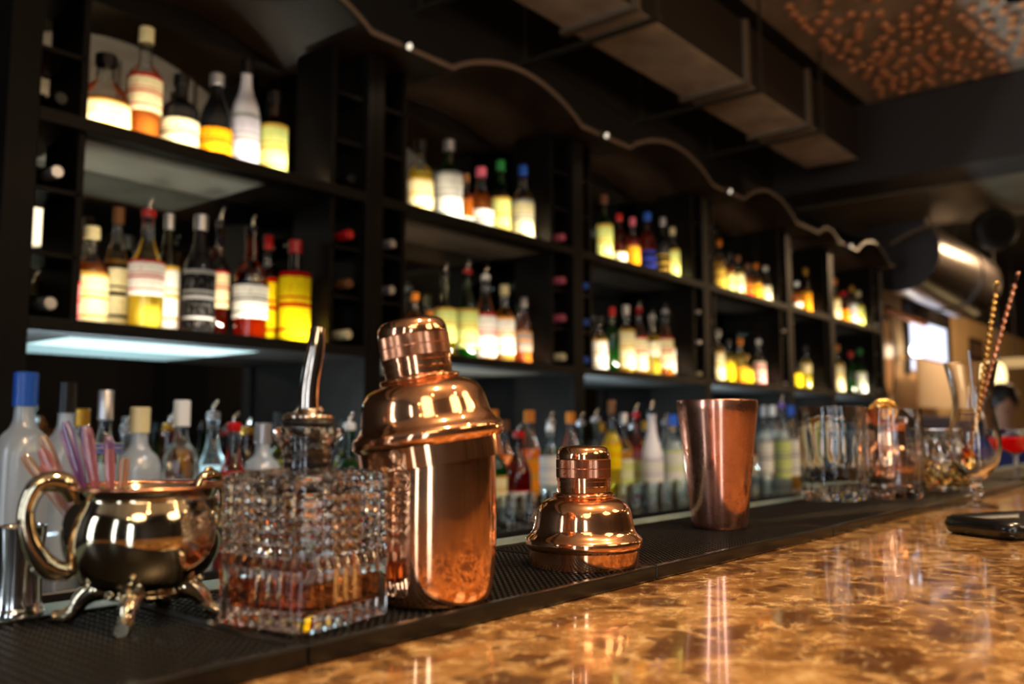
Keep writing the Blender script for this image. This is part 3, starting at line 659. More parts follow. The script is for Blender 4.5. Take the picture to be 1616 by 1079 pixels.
def labmat(c, acc):
    def f(nt, N):
        tc = N('TexCoord'); sp = N('SeparateXYZ', Vector=tc.outputs['Generated'])
        r = N('ValToRGB', Fac=sp.outputs[2]); r.color_ramp.interpolation = 'CONSTANT'; e = r.color_ramp.elements
        a, bse = (*lin(LABC[acc]), 1), (*lin(LABC[c]), 1)
        e[0].color = bse; e[0].position = 0; e[1].position = .93; e[1].color = a
        for p, cc in ((.16, a), (.20, bse), (.50, a), (.56, bse), (.62, a), (.65, bse)):
            x = e.new(p); x.color = cc
        nz = N('TexNoise', Vector=tc.outputs['Generated'], Scale=9.0, Detail=3.0)
        mx = N('Mix', _data_type='RGBA', i0=N('MapRange', Value=nz.outputs[0], i1=.50, i2=.72, i3=0.0, i4=.35).outputs[0], i6=r.outputs[0], i7=a[:3])
        d = N('BsdfDiffuse', Color=mx.outputs[2]); t = N('BsdfTranslucent', Color=mx.outputs[2])
        return N('MixShader', Fac=.3, i1=d.outputs[0], i2=t.outputs[0]).outputs[0]
    return mat('label %s %s' % (c, acc), f)
KINDS = {  # r multipliers over height fraction
 'std': [(.90, 0), (1, .015), (1, .56), (.97, .61), (.75, .67), (.42, .72), (.37, .78), (.36, .96), (.40, .965), (.40, 1.0)],
 'tall': [(.90, 0), (1, .012), (1, .50), (.96, .56), (.80, .64), (.55, .72), (.40, .80), (.35, .90), (.35, .97), (.38, .975), (.38, 1.0)],
 'squat': [(.88, 0), (1, .02), (1.02, .40), (.98, .50), (.80, .60), (.52, .67), (.38, .72), (.36, .80), (.36, .97), (.42, .975), (.42, 1.0)],
 'slope': [(.85, 0), (.94, .015), (1, .38), (.96, .52), (.82, .62), (.58, .72), (.42, .80), (.36, .90), (.36, .97), (.39, .975), (.39, 1.0)],
 'vodka': [(.90, 0), (1, .012), (1, .58), (.97, .635), (.80, .70), (.50, .745), (.38, .79), (.35, .90), (.35, .97), (.38, .975), (.38, 1.0)],
 'jug': [(.80, 0), (.95, .03), (1.08, .22), (1.02, .40), (.75, .56), (.42, .68), (.34, .78), (.34, .96), (.4, .965), (.4, 1.0)]}
NB = [0]
def bottle(x, y, z, r, H, kind, glass, liq, level, lab, cap, pour, label, group, name='bottle', capl=.13, rot=None):
    """lab: None or (colour, accent, z0, z1) as fractions of the body height"""
    NB[0] += 1
    t = empty(name, (x, y, z + .0006), rz=rot if rot is not None else random.uniform(-.25, .25), label=label, cat='bottle', group=group)
    hb = H * (.86 if pour else .985)
    K = KINDS[kind]; top = hb * (1 if pour else .985)
    prof = [(r * a, top * f) for a, f in K]
    prof = [prof[0]] + sm(prof[1:4], 1)[:] + prof[3:] if False else prof
    pr = [(0, .001)] + prof[:2] + sm(prof[2:7], 4) + prof[7:] + [(0, top)]
    g = GLASSC[glass]
    gm = pbr('black glass', (.008, .008, .009), .08) if g is None else frosted('frosted glass', (.62, .66, .70)) if g == 'f' else pbr('white glazed bottle', (.75, .73, .78), .2) if g == 'p' else shell_glass('%s bottle glass' % glass, g)
    lathe('glass_body', pr, gm, t, seg=24, ang=40)
    if liq and g is not None and g not in ('f', 'p'):
        def rad(zz):
            for (ra, za), (rb, zb) in zip(prof[:-1], prof[1:]):
                if za <= zz <= zb: return lerp(ra, rb, (zz - za) / max(1e-6, zb - za))
            return prof[-1][0]
        zt = top * level; n = 7; lp = [(0, .004)] + [(rad(.004 + (zt - .004) * i / n) * .92, .004 + (zt - .004) * i / n) for i in range(n + 1)] + [(0, zt)]
        lathe('liquid', lp, liquid('%s drink' % liq, LIQ[liq], .62), t, seg=20, ang=40)
    if lab:
        c, acc, f0, f1 = lab; z0, z1 = top * f0, top * f1; V = []; Fc = []; n = 18
        half = math.radians(100); base = math.radians(-118); rr = r * (1.02 if kind not in ('squat', 'jug') else 1.06) + .0006
        for i in range(n + 1):
            a = base - half + 2 * half * i / n
            for q, zz in ((rr, z0), (rr, z1), (rr - .0004, z1), (rr - .0004, z0)): V.append((q * math.cos(a), q * math.sin(a), zz))
        for i in range(n):
            for k in range(4):
                j3 = (k + 1) % 4; Fc.append((i * 4 + k, (i + 1) * 4 + k, (i + 1) * 4 + j3, i * 4 + j3))
        Fc += [(0, 1, 2, 3), (n * 4 + 3, n * 4 + 2, n * 4 + 1, n * 4)]
        mesh_obj('paper_label', V, Fc, labmat(c, acc), t, ang=50)
    rc_ = r * .42
    if pour:
        lathe('stopper', [(0, top - .001), (rc_ * .9, top - .001), (rc_, top + .002), (rc_, top + .014), (rc_ * .7, top + .018), (0, top + .018)], capmat(cap), t, seg=16)
        P = [(0, 0, top + .017), (0, -.001, top + .03), (.004, -.002, H * .97), (.009, -.003, H)]
        tube('pourer', P, [.0052, .0048, .0042, .003], STEEL, t, seg=10)
    elif cap:
        cl = H * capl
        lathe('cap', [(rc_ * .98, H - cl), (rc_ * 1.06, H - cl + .001), (rc_ * 1.06, H - .002), (rc_ * .95, H), (0, H)], capmat(cap), t, seg=16)
    return t
KW = {'std': 'broad', 'tall': 'slender', 'squat': 'squat', 'slope': 'tapering', 'jug': 'bulbous', 'vodka': 'broad'}
ORD = ['first', 'second', 'third', 'fourth', 'fifth', 'sixth', 'seventh', 'eighth', 'ninth', 'tenth', 'eleventh', 'twelfth', 'thirteenth', 'fourteenth', 'fifteenth']
def describe(kind, glass, liq, lab, cap, pour, where):
    g = {'clear': 'clear', 'ice': 'frosted', 'white': 'white', 'black': 'black'}.get(glass, glass)
    s = '%s %s bottle' % (KW[kind], g)
    if lab: s += ', %s label' % lab[0]
    s += ', metal pourer' if pour else ', %s cap' % cap
    return s + ', ' + where
PLACED = []
def row(items, y0, z, shelf, bay, group, dy=.0):
    b = BAYN.index(bay) if bay in BAYN else None; onshelf = z > ZC1 + .1
    lo, hi = (D + .0525, MB - .008) if onshelf else (1.50, MB - .10)
    for i, it in enumerate(items):
        px, py, wpx, kind, glass, liq, lev, lab, cap, pour = it[:10]; yw = y0 + (it[10] if len(it) > 10 else 0); best = None
        for sc in (1, .93, .86, .80, .74):
            for sx, dyy in sorted([(q * wpx * .25, k * .01) for k in range(-14, 24) for q in (0, -1, -2, 1)], key=lambda v: abs(v[1]) + abs(v[0]) * .012):
                yy = yw + dyy; p = ony(px + sx, py, yy); r = wpx / F * (p - CAM).dot(FW) / 2; r = min(max(r, .022), .062) * sc
                if yy - r * 1.05 < lo or yy + r * 1.05 > hi: continue
                if onshelf:
                    wl, wr = RW[b]
                    if p.x - r * 1.06 < PX[b] + .034 + wl + .012 and yy - r * 1.06 < D + .34: continue
                    if p.x + r * 1.06 > PX[b + 1] - .034 - wr - .012 and yy - r * 1.06 < (D + .31 if b < 2 else D + .21): continue
                    if p.x - r < PX[b] + .025 or p.x + r > PX[b + 1] - .025: continue
                if any(abs(z - c) < .1 and math.hypot(p.x - a_, yy - b_) < r * 1.07 + rr * 1.07 + .001 for a_, b_, c, rr in PLACED): continue
                best = (p, yy, r); break
            if best: break
        if not best: print('NO ROOM', shelf, bay, px); continue
        p, yy, r = best; PLACED.append((p.x, yy, z, r)); H = min(max(p.z - z, .12), .40)
        bottle(p.x, yy, z, r, H, kind, glass, liq, lev, lab, cap, pour, describe(kind, glass, liq, lab, cap, pour, '%s on the %s, %s' % (ORD[i], shelf, bay)), group, capl=.17 if kind == 'vodka' else .13)
YR = D + .115
L = lambda c, a='black', z0=.06, z1=.50: (c, a, z0, z1)
row([(168, 88, 74, 'squat', 'clear', 'orange', .45, L('cream', 'gold', .05, .40), 'black', 0),
     (232, 45, 52, 'std', 'clear', 'amber', .62, L('cream', 'red', .30, .60), 'cream', 0),
     (287, 120, 56, 'std', 'black', None, 0, L('cream', 'black', .06, .48), 'black', 0),
     (343, 118, 50, 'slope', 'black', None, 0, L('orange', 'black', .06, .42), 'silver', 0),
     (390, 96, 44, 'tall', 'white', None, 0, L('lavender', 'grey', .05, .52), 'black', 0),
     (434, 145, 42, 'std', 'brown', 'brown', .5, L('lime', 'gold', .05, .62), 'black', 0)], YR, Z1, 'upper shelf', BAYN[0], 'bottles on the upper shelf, first bay')
row([(116, 368, 26, 'std', 'clear', 'red', .5, L('pink', 'red', .05, .5), 'red', 0, .05),
     (146, 358, 54, 'std', 'clear', 'amber', .66, L('cream', 'gold', .05, .56), 'cream', 0),
     (188, 328, 40, 'tall', 'clear', 'gold', .6, L('cream', 'black', .05, .56), 'brown', 0, .07),
     (236, 312, 52, 'tall', 'clear', 'yellow', .36, L('white', 'red', .30, .60), 'red', 1),
     (268, 338, 36, 'tall', 'olive', 'gold', .5, L('white', 'gold', .05, .58), 'silver', 0, .06),
     (318, 340, 48, 'tall', 'black', None, 0, L('black', 'grey', .06, .55), 'silver', 0),
     (349, 328, 32, 'std', 'brown', 'brown', .5, L('cream', 'red', .28, .60), 'black', 1, .06),
     (399, 339, 52, 'std', 'brown', 'orange', .5, L('white', 'black', .2, .52), 'black', 1),
     (424, 372, 32, 'std', 'clear', 'amber', .5, L('yellow', 'red', .03, .62), 'red', 0, .06),
     (467, 380, 48, 'std', 'black', None, 0, L('yellow', 'red', .02, .70), 'red', 0)], YR, Z2, 'lower shelf', BAYN[0], 'bottles on the lower shelf, first bay')
row([(664, 222, 40, 'std', 'clear', 'yellow', .6, L('cream', 'gold', .05, .5), 'black', 0),
     (709, 222, 42, 'std', 'green', 'green', .6, L('white', 'grey', .03, .62), 'silver', 0),
     (735, 275, 26, 'std', 'clear', 'amber', .6, L('white', 'gold', .03, .3), 'brown', 0, .06),
     (759, 265, 38, 'squat', 'clear', 'amber', .62, L('white', 'black', .03, .42), 'pink', 0),
     (790, 254, 32, 'tall', 'green', 'gold', .5, L('lime', 'gold', .08, .55), 'green', 0, .05),
     (817, 262, 34, 'std', 'clear', 'gold', .5, L('cream', 'grey', .03, .56), 'blue', 0),
     (841, 268, 28, 'std', 'clear', 'amber', .4, L('white', 'gold', .03, .60), 'brown', 0, .04)], YR, Z1, 'upper shelf', BAYN[1], 'bottles on the upper shelf, second bay')
row([(655, 462, 30, 'std', 'clear', 'amber', .6, L('gold', 'red', .05, .5), 'amber', 0, .04),
     (678, 490, 26, 'std', 'clear', 'orange', .6, L('white', 'red', .05, .4), 'amber', 0),
     (703, 415, 34, 'jug', 'olive', 'gold', .6, L('lime', 'gold', .2, .6), 'black', 1),
     (738, 410, 34, 'slope', 'green', 'green', .6, L('lime', 'gold', .14, .58), 'red', 1),
     (766, 420, 34, 'slope', 'clear', 'orange', .4, L('white', 'red', .06, .58), 'white', 1),
     (796, 450, 32, 'std', 'clear', 'gold', .6, L('white', 'orange', .12, .60), 'cream', 0),
     (820, 480, 26, 'std', 'clear', 'orange', .6, None, 'black', 0, .05),
     (840, 470, 26, 'tall', 'clear', 'amber', .4, L('grey', 'orange', .2, .5), 'silver', 0)], YR, Z2, 'lower shelf', BAYN[1], 'bottles on the lower shelf, second bay')
row([(953, 308, 26, 'std', 'green', 'green', .6, L('lime', 'gold', .02, .58), 'brown', 0),
     (977, 338, 22, 'std', 'brown', 'red', .5, L('white', 'gold', .03, .3), 'red', 0),
     (998, 344, 22, 'std', 'clear', 'red', .6, L('orange', 'gold', .1, .5), 'pink', 0, .04),
     (1021, 336, 26, 'std', 'brown', 'orange', .7, L('black', 'blue', .1, .4), 'blue', 0),
     (1046, 344, 22, 'std', 'black', None, 0, L('black', 'gold', .1, .4), 'silver', 0),
     (1067, 360, 24, 'std', 'clear', 'gold', .5, L('lime', 'gold', .05, .6), 'cream', 0)], YR, Z1, 'upper shelf', BAYN[2], 'bottles on the upper shelf, third bay')
row([(946, 500, 24, 'std', 'clear', 'gold', .6, L('white', 'gold', .03, .6), 'black', 0),
     (966, 485, 22, 'std', 'green', 'green', .7, None, 'red', 0, .03),
     (988, 482, 26, 'std', 'clear', 'gold', .6, L('cream', 'gold', .1, .66), 'silver', 0),
     (1008, 475, 24, 'tall', 'clear', 'amber', .5, L('cream', 'red', .08, .6), 'red', 1),
     (1029, 488, 24, 'std', 'clear', 'yellow', .5, L('white', 'yellow', .35, .6), 'silver', 1),
     (1049, 478, 24, 'tall', 'clear', 'amber', .3, L('cream', 'red', .15, .62), 'silver', 1),
     (1066, 484, 22, 'std', 'brown', 'orange', .5, L('white', 'orange', .1, .5), 'black', 1)], YR, Z2, 'lower shelf', BAYN[2], 'bottles on the lower shelf, third bay')
row([(1135, 378, 18, 'std', 'clear', 'gold', .6, L('gold', 'black', .1, .5), 'amber', 0),
     (1150, 396, 17, 'std', 'clear', 'amber', .6, L('lime', 'gold', .05, .5), 'black', 0),
     (1164, 404, 19, 'std', 'clear', 'yellow', .6, L('cream', 'gold', .05, .6), 'brown', 0),
     (1179, 416, 17, 'std', 'clear', 'orange', .6, L('red', 'gold', .05, .4), 'brown', 0),
     (1193, 416, 16, 'std', 'clear', 'gold', .6, L('orange', 'gold', .1, .5), 'amber', 0),
     (1208, 420, 18, 'slope', 'clear', 'gold', .5, L('cream', 'grey', .04, .5), 'white', 0)], YR, Z1, 'upper shelf', BAYN[3], 'bottles on the upper shelf, fourth bay')
row([(1133, 520, 18, 'std', 'clear', 'gold', .6, L('cream', 'gold', .04, .6), 'silver', 0),
     (1149, 535, 18, 'std', 'clear', 'yellow', .6, L('yellow', 'gold', .06, .5), 'black', 0),
     (1168, 535, 18, 'std', 'clear', 'yellow', .6, L('orange', 'gold', .06, .4), 'amber', 0),
     (1179, 560, 16, 'std', 'clear', 'gold', .6, L('yellow', 'gold', .06, .5), 'gold', 0),
     (1197, 530, 19, 'std', 'clear', 'amber', .4, L('pink', 'cream', .06, .55), 'white', 1),
     (1213, 530, 17, 'std', 'clear', 'orange', .5, L('pink', 'orange', .1, .55), 'black', 1)], YR, Z2, 'lower shelf', BAYN[3], 'bottles on the lower shelf, fourth bay')
row([(1257, 445, 15, 'std', 'clear', 'orange', .6, L('white', 'gold', .03, .35), 'white', 0),
     (1271, 424, 16, 'tall', 'brown', 'amber', .6, L('orange', 'gold', .1, .5), 'gold', 0),
     (1285, 440, 15, 'std', 'clear', 'orange', .4, L('orange', 'gold', .03, .3), 'black', 0)], YR, Z1, 'upper shelf', BAYN[4], 'bottles on the upper shelf, fifth bay')
row([(1257, 570, 15, 'std', 'clear', 'yellow', .6, L('yellow', 'gold', .03, .6), 'black', 0),
     (1271, 545, 16, 'std', 'clear', 'yellow', .6, L('cream', 'gold', .4, .6), 'black', 0),
     (1287, 530, 17, 'slope', 'clear', 'gold', .5, L('white', 'lime', .06, .6), 'gold', 0)], YR, Z2, 'lower shelf', BAYN[4], 'bottles on the lower shelf, fifth bay')
row([(1317, 440, 15, 'std', 'clear', 'gold', .6, L('cream', 'gold', .1, .55), 'amber', 0),
     (1331, 460, 15, 'std', 'clear', 'orange', .5, L('orange', 'red', .03, .5), 'red', 0),
     (1344, 452, 15, 'std', 'clear', 'gold', .5, L('white', 'grey', .03, .6), 'gold', 0),
     (1358, 460, 16, 'std', 'clear', 'gold', .5, L('lime', 'yellow', .03, .6), 'cream', 0)], YR, Z1, 'upper shelf', BAYN[5], 'bottles on the upper shelf, sixth bay')
row([(1320, 545, 20, 'std', 'clear', 'gold', .5, L('cream', 'gold', .03, .62), 'amber', 0),
     (1342, 555, 15, 'slope', 'green', 'green', .7, None, 'red', 0),
     (1357, 550, 16, 'slope', 'green', 'green', .7, L('white', 'lime', .05, .5), 'green', 0)], YR, Z2, 'lower shelf', BAYN[5], 'bottles on the lower shelf, sixth bay')
# counter, front row
C1 = 1.62
row([(42, 588, 80, 'vodka', 'ice', None, 0, None, 'blue', 0),
     (107, 603, 64, 'vodka', 'ice', None, 0, None, 'black', 0),
     (168, 616, 52, 'vodka', 'clear', 'water', .6, L('blue', 'white', .66, .72), 'silver', 0),
     (222, 643, 68, 'vodka', 'ice', None, 0, L('gold', 'cream', .15, .42), 'cream', 0),
     (288, 632, 58, 'vodka', 'clear', 'water', .5, L('pink', 'red', .2, .5), 'white', 0),
     (370, 650, 54, 'tall', 'clear', 'red', .66, L('white', 'red', .28, .56), 'red', 1),
     (416, 668, 58, 'vodka', 'ice', None, 0, L('orange', 'white', .2, .5), 'silver', 0),
     (470, 640, 46, 'std', 'clear', 'gold', .5, L('white', 'gold', .1, .5), 'black', 1),
     (552, 652, 46, 'std', 'green', 'green', .5, L('white', 'green' if 'green' in LABC else 'lime', .2, .55), 'white', 1)], C1, ZC1, 'counter front row', 'first bay', 'bottles in the front row on the back counter')
row([(660, 650, 42, 'std', 'clear', 'water', .5, L('white', 'blue', .2, .5), 'silver', 0),
     (735, 655, 40, 'tall', 'clear', 'gold', .5, L('cream', 'red', .2, .5), 'gold', 0),
     (782, 660, 36, 'std', 'green', 'green', .6, L('cream', 'gold', .15, .5), 'black', 1),
     (818, 670, 42, 'tall', 'brown', 'red', .6, L('white', 'red', .06, .34), 'red', 1),
     (868, 660, 32, 'tall', 'clear', 'water', .6, L('white', 'lavender', .35, .7), 'white', 1)], C1, ZC1, 'counter front row', 'second bay', 'bottles in the front row on the back counter')
row([(940, 645, 38, 'squat', 'olive', 'green', .6, None, 'silver', 1),
     (965, 632, 28, 'std', 'clear', 'yellow', .7, L('yellow', 'orange', .35, .6), 'brown', 0, .03),
     (984, 652, 28, 'std', 'clear', 'gold', .6, L('lime', 'white', .1, .5), 'silver', 0),
     (1003, 637, 26, 'slope', 'red', 'red', .65, L('lime', 'gold', .1, .5), 'red', 1, .05),
     (1028, 632, 34, 'slope', 'white', None, 0, L('white', 'lavender', .1, .5), 'black', 1),
     (1062, 655, 32, 'std', 'clear', 'water', .7, L('white', 'lime', .1, .6), 'blue', 0),
     (1100, 650, 30, 'std', 'clear', 'gold', .6, L('white', 'gold', .1, .5), 'black', 1)], C1, ZC1, 'counter front row', 'third bay', 'bottles in the front row on the back counter')
row([(1205, 640, 24, 'std', 'clear', 'water', .7, L('white', 'grey', .1, .6), 'silver', 0),
     (1219, 640, 22, 'tall', 'clear', 'water', .7, L('cream', 'grey', .1, .6), 'white', 0, .05),
     (1233, 616, 24, 'tall', 'clear', 'water', .7, L('lime', 'grey', .1, .6), 'purple', 1),
     (1248, 640, 22, 'tall', 'clear', 'gold', .5, L('white', 'grey', .1, .6), 'blue', 0, .04),
     (1285, 650, 22, 'std', 'clear', 'gold', .5, L('cream', 'gold', .1, .6), 'gold', 0),
     (1330, 655, 20, 'std', 'green', 'green', .6, L('white', 'gold', .1, .6), 'black', 0)], C1, ZC1, 'counter front row', 'fourth bay', 'bottles in the front row on the back counter')
# counter, second row: generated by hand-picked variety
ST2 = [('std', 'clear', 'gold', .6, L('cream', 'gold'), 'gold', 0), ('tall', 'clear', 'amber', .6, L('orange', 'gold'), 'amber', 0), ('std', 'olive', 'yellow', .6, L('yellow', 'black'), 'black', 0),
       ('tall', 'clear', 'water', .6, L('white', 'blue'), 'silver', 1), ('std', 'green', 'green', .6, L('lime', 'gold'), 'silver', 1), ('squat', 'clear', 'orange', .6, L('gold', 'red'), 'brown', 0), ('slope', 'brown', 'brown', .6, L('cream', 'red'), 'gold', 1)]
for bi, (x0, x1, n) in enumerate(((.80, 1.70, 9), (1.90, 2.80, 9), (2.96, 3.86, 9), (4.05, 4.9, 8))):
    for i in range(n):
        k, g, lq, lv, lb, c, po = ST2[(i * 3 + bi * 2 + (i // 3)) % 7]
        x = lerp(x0, x1, (i + .5) / n) + random.uniform(-.012, .012); yb = 1.87 + random.uniform(-.02, .04); rb_ = random.uniform(.034, .040)
        while any(abs(ZC1 - c) < .1 and math.hypot(x - a_, yb - b_) < (rb_ + rr) * 1.08 for a_, b_, c, rr in PLACED): yb += .01
        PLACED.append((x, yb, ZC1, rb_))
        bottle(x, yb, ZC1, rb_, random.uniform(.27, .315), k, g, lq, lv, lb, c, po,
               describe(k, g, lq, lb, c, po, '%s in counter rear row, %s' % (ORD[i], BAYN[bi])), 'bottles in the second row on the back counter')
# little glasses upturned on the back counter
TH_G = shell_glass('thin glass', (.95, .98, .98), 1.0)
gi = 0
for bi, (x0, x1) in enumerate(((1.62, 2.05), (2.30, 3.35))):
    n = 5 if bi == 0 else 11
    for rw in range(2):
        for i in range(n):
            x = lerp(x0, x1, (i + .5) / n) + rw * .04; y = 1.475 + rw * .07
            o = lathe('shot_glass', [(0, 0), (.024, 0), (.025, .004), (.028, .075), (.0268, .075), (.0235, .012), (0, .010)], TH_G, seg=20, loc=(x, y, ZC1), ang=40)
            props(o, '%s small clear glass in the %s row on the counter edge, %s' % (ORD[i], ('outer', 'inner')[rw], ('before the second bay', 'before the third bay')[bi]), 'glass', 'small glasses along the back counter edge')
# lying wine bottles in the racks
WC = {0: [('red', 1, 1, 2), ('brown', 1, 0, 1), ('cream', 1, 0, 0), ('silver', 0, 0, 2), ('silver', 0, 0, 0), ('black', 0, 1, 0), ('black', 1, 1, 0)],
      1: [('silver', 0, 0, 2), ('silver', 0, 0, 1), ('green', 0, 0, 0), ('pink', 1, 1, 0), ('pink', 1, 0, 2), ('pink', 1, 0, 1), ('cream', 1, 0, 0)],
      2: [('blue', 0, 0, 2), ('blue', 0, 0, 1), ('blue', 0, 0, 0), ('silver', 1, 0, 2), ('silver', 1, 0, 1), ('cream', 1, 0, 0)],
      3: [('silver', 1, 0, 2), ('silver', 1, 0, 0)], 5: [('silver', 1, 1, 0), ('silver', 1, 0, 0)]}
seen_w = set()
for b, lst in WC.items():
    for c, side, up, cell in lst:
        if (side, up, cell) == (1, 1, 2) and c == 'red': up = 0
        key = (b, side, up, cell)
        if key in seen_w: continue
        seen_w.add(key)
        rk = [q for q in RACKS if q[0] == b][side * 2 + up]; _, xa, xb, za, zb = rk
        z = lerp(za, zb, cell / 3) + .0056 + min(.035, (xb - xa - .008) / 2 - .003) + (0 if cell else -.005); x = (xa + xb) / 2
        r = min(.035, (xb - xa - .008) / 2 - .003); x += (.004 if side else -.004)
        t = empty('wine_bottle', (x, D + .30, z + .0005), label='lying wine bottle, %s foil, %s cell, %s rack of %s, %s shelf' % (c, ('bottom', 'middle', 'top')[cell], ('near', 'far')[side], BAYN[b], ('lower', 'upper')[up]), cat='wine bottle', group='wine bottles lying in the racks')
        t.rotation_euler = (PI / 2, 0, 0)
        pf = [(0, .001), (r * .9, 0), (r, .004), (r, .17)] + sm([(r * .97, .185), (r * .7, .205), (r * .45, .22), (r * .40, .235)], 2) + [(r * .4, .285), (0, .285)]
        lathe('glass_body', pf, pbr('dark green glass', (.01, .02, .01), .08), t, seg=20)
        lathe('foil', [(r * .43, .225), (r * .44, .227), (r * .44, .288), (r * .38, .291), (0, .291)], capmat(c), t, seg=16)
# ------------------------------------------------------------------ ceiling duct, hangers, copper dots
ZD = 2.871
du = empty('air_duct', (2.5, 1.98, ZD), label='long rectangular grey metal air duct under the ceiling above the shelves', cat='air duct')
DY0, DY1, DX1 = 1.775, 2.10, 5.42
child(boxes('duct_body', [((-2.0, DY0, ZD), (DX1, DY1, ZD + .30))], pbr('shaded duct metal', (.022, .016, .012), .55), bevel=.004), du)  # shade on the duct sides put into a darker colour
child(boxes('duct_underside', [((-1.99, DY0 + .004, ZD - .003), (DX1 - .004, DY1 - .004, ZD - .0002))], pbr('lit duct metal', (.75, .62, .48), .45, .15, noise=.35, nscale=4)), du)  # light falling on the underside put into a paler colour
fl = []
for x in (-.6, .9, 2.2, 2.86, 3.85, 4.62):
    fl.append(((x - .02, DY0 - .022, ZD - .022), (x + .02, DY1 + .02, ZD - .0032)))
    for y in (DY0 - .020, DY1 + .001): fl.append(((x - .02, y, ZD), (x + .02, y + .018, ZD + .3)))
for i in range(0, len(fl), 3): child(boxes('flange', fl[i:i + 3], pbr('flange steel', (.30, .25, .18), .4, .5)), du)
for x in (1.0, 2.3, 2.95, 3.92, 4.70):
    child(boxes('hanger', [((x, DY0 - .06, ZD - .036), (x + .03, DY1 + .34, ZD - .0225)), ((x + .01, DY0 - .05, ZD - .0225), (x + .02, DY0 - .04, CEIL - .001)), ((x + .01, DY1 + .30, ZD - .0225), (x + .02, DY1 + .31, CEIL - .001))], pbr('hanger steel', (.10, .085, .06), .4, .6)), du)
art = empty('copper_disc_installation', (4.6, 1.2, CEIL), label='scatter of small copper discs fixed to the raw plaster ceiling', cat='ceiling decoration')
rest = []
DISC, DF = lathe_geo([(0, -.036), (.016, -.035), (.024, -.029), (.026, -.018), (.019, -.010), (.005, -.008), (.004, 0), (0, 0)], 12)
dm = bpy.data.meshes.new('copper_disc'); dm.from_pydata(DISC, [], DF); dm.materials.append(pbr('old copper', (.78, .34, .15), .5, .2)); dm.shade_smooth()
nd = 0; pts = []
while len(pts) < 230:
    x = 5.6 - abs(random.gauss(0, .9)); y = 1.66 - abs(random.gauss(0, .30 + .5 * random.random()))
    if x < 2.5 or y < -.6: continue
    if any((x - a) ** 2 + (y - c) ** 2 < .0046 for a, c in pts): continue
    pts.append((x, y))
pts.sort(key=lambda p: (p[0]) ** 2 + p[1] ** 2)
for i, (x, y) in enumerate(pts):
    if i < 100:
        o = bpy.data.objects.new('copper_disc', dm); COL.objects.link(o); o.parent = art; o.location = (x - 4.6, y - 1.2, -.0005)
    else: rest.append(([(a + x - 4.6, b_ + y - 1.2, c - .0005) for a, b_, c in DISC], DF))
V, Fc = join(rest); props(mesh_obj('copper_disc', V, Fc, pbr('old copper', (.78, .34, .15), .5, .2), art), kind='stuff')
# bar ceiling spot fixtures (the lamps that light the bar and shelves)
for i, (x, y, z, lab) in enumerate([(x, y, 2.86, 'bar') for x, y in BAR_SPOTS] + [(x, y, 2.70, 'shelves') for x, y in SHELF_SPOTS]):
    t = empty('ceiling_spotlight', (x, y, z), label='black ceiling spotlight aimed at the %s, %s along the bar' % (lab, ORD[i % 5]), cat='spotlight', group='ceiling spotlights over the ' + lab)
    lathe('lamp_body', [(.030, .012), (.036, .012), (.036, .09), (.02, .11), (0, .11)], BLACKP, t, seg=20)
    boxes('stem', [((-.006, -.006, .11), (.006, .006, CEIL - z - .0005))], BLACKP, t)
# round shiny duct beyond the shelves
rd = empty('round_air_duct', (8.2, 2.0, 2.62), label='fat round shiny metal air duct hanging beyond the end of the shelves', cat='air duct')
c0 = onx(1440, 432, 7.3); c1 = onx(1500, 455, 9.0)
V = []
cyl = [(7.0, .30), (8.30, .30), (8.30, .315), (8.36, .315), (8.36, .30), (8.95, .30), (8.97, .31), (9.02, .31), (9.03, .27)]
yc, zc = 2.02, 2.56
Vv, Ff = tube_geo([(x, yc, zc) for x, r in cyl], [r for x, r in cyl], 40)
child(mesh_obj('duct_body', Vv, Ff, pbr('spiral duct metal', (.22, .19, .18), .30, 1, bump=.15, nscale=10), ang=30), rd)
for x in (7.4, 8.7): child(boxes('hanger', [((x, yc - .005, zc + .30), (x + .02, yc + .005, CEIL - .001))], BLACKP), rd)
# copper bulbs rail, oval mirror, far window, blind, banquette, picture, pendants
def wallbox(px0, py0, px1, py1, y): a = ony(px0, py1, y); b_ = ony(px1, py0, y); return a.x, a.z, b_.x, b_.z
rl = empty('bulb_rail', (8.0, 2.40, 2.2), label='row of small copper globes on a rail below the round duct', cat='wall light', group=None)
ra, rb = ony(1396, 483, 2.30), ony(1462, 507, 2.30)
child(tube('rail', [ra, rb], .008, BLACKP, seg=8), rl)
child(boxes('bracket', [((ra.x, 2.30, ra.z - .006), (ra.x + .02, YB, ra.z + .006)), ((rb.x - .02, 2.30, rb.z - .006), (rb.x, YB, rb.z + .006))], BLACKP), rl)
for i in range(7):
    p = ra.lerp(rb, (i + .5) / 7); V, Fc = lathe_geo(sm([(0, -.05), (.03, -.04), (.04, -.015), (.03, .01), (0, .02)], 3), 16, c=(p.x, p.y, p.z - .01)); child(mesh_obj('copper_globe', V, Fc, COPD), rl)
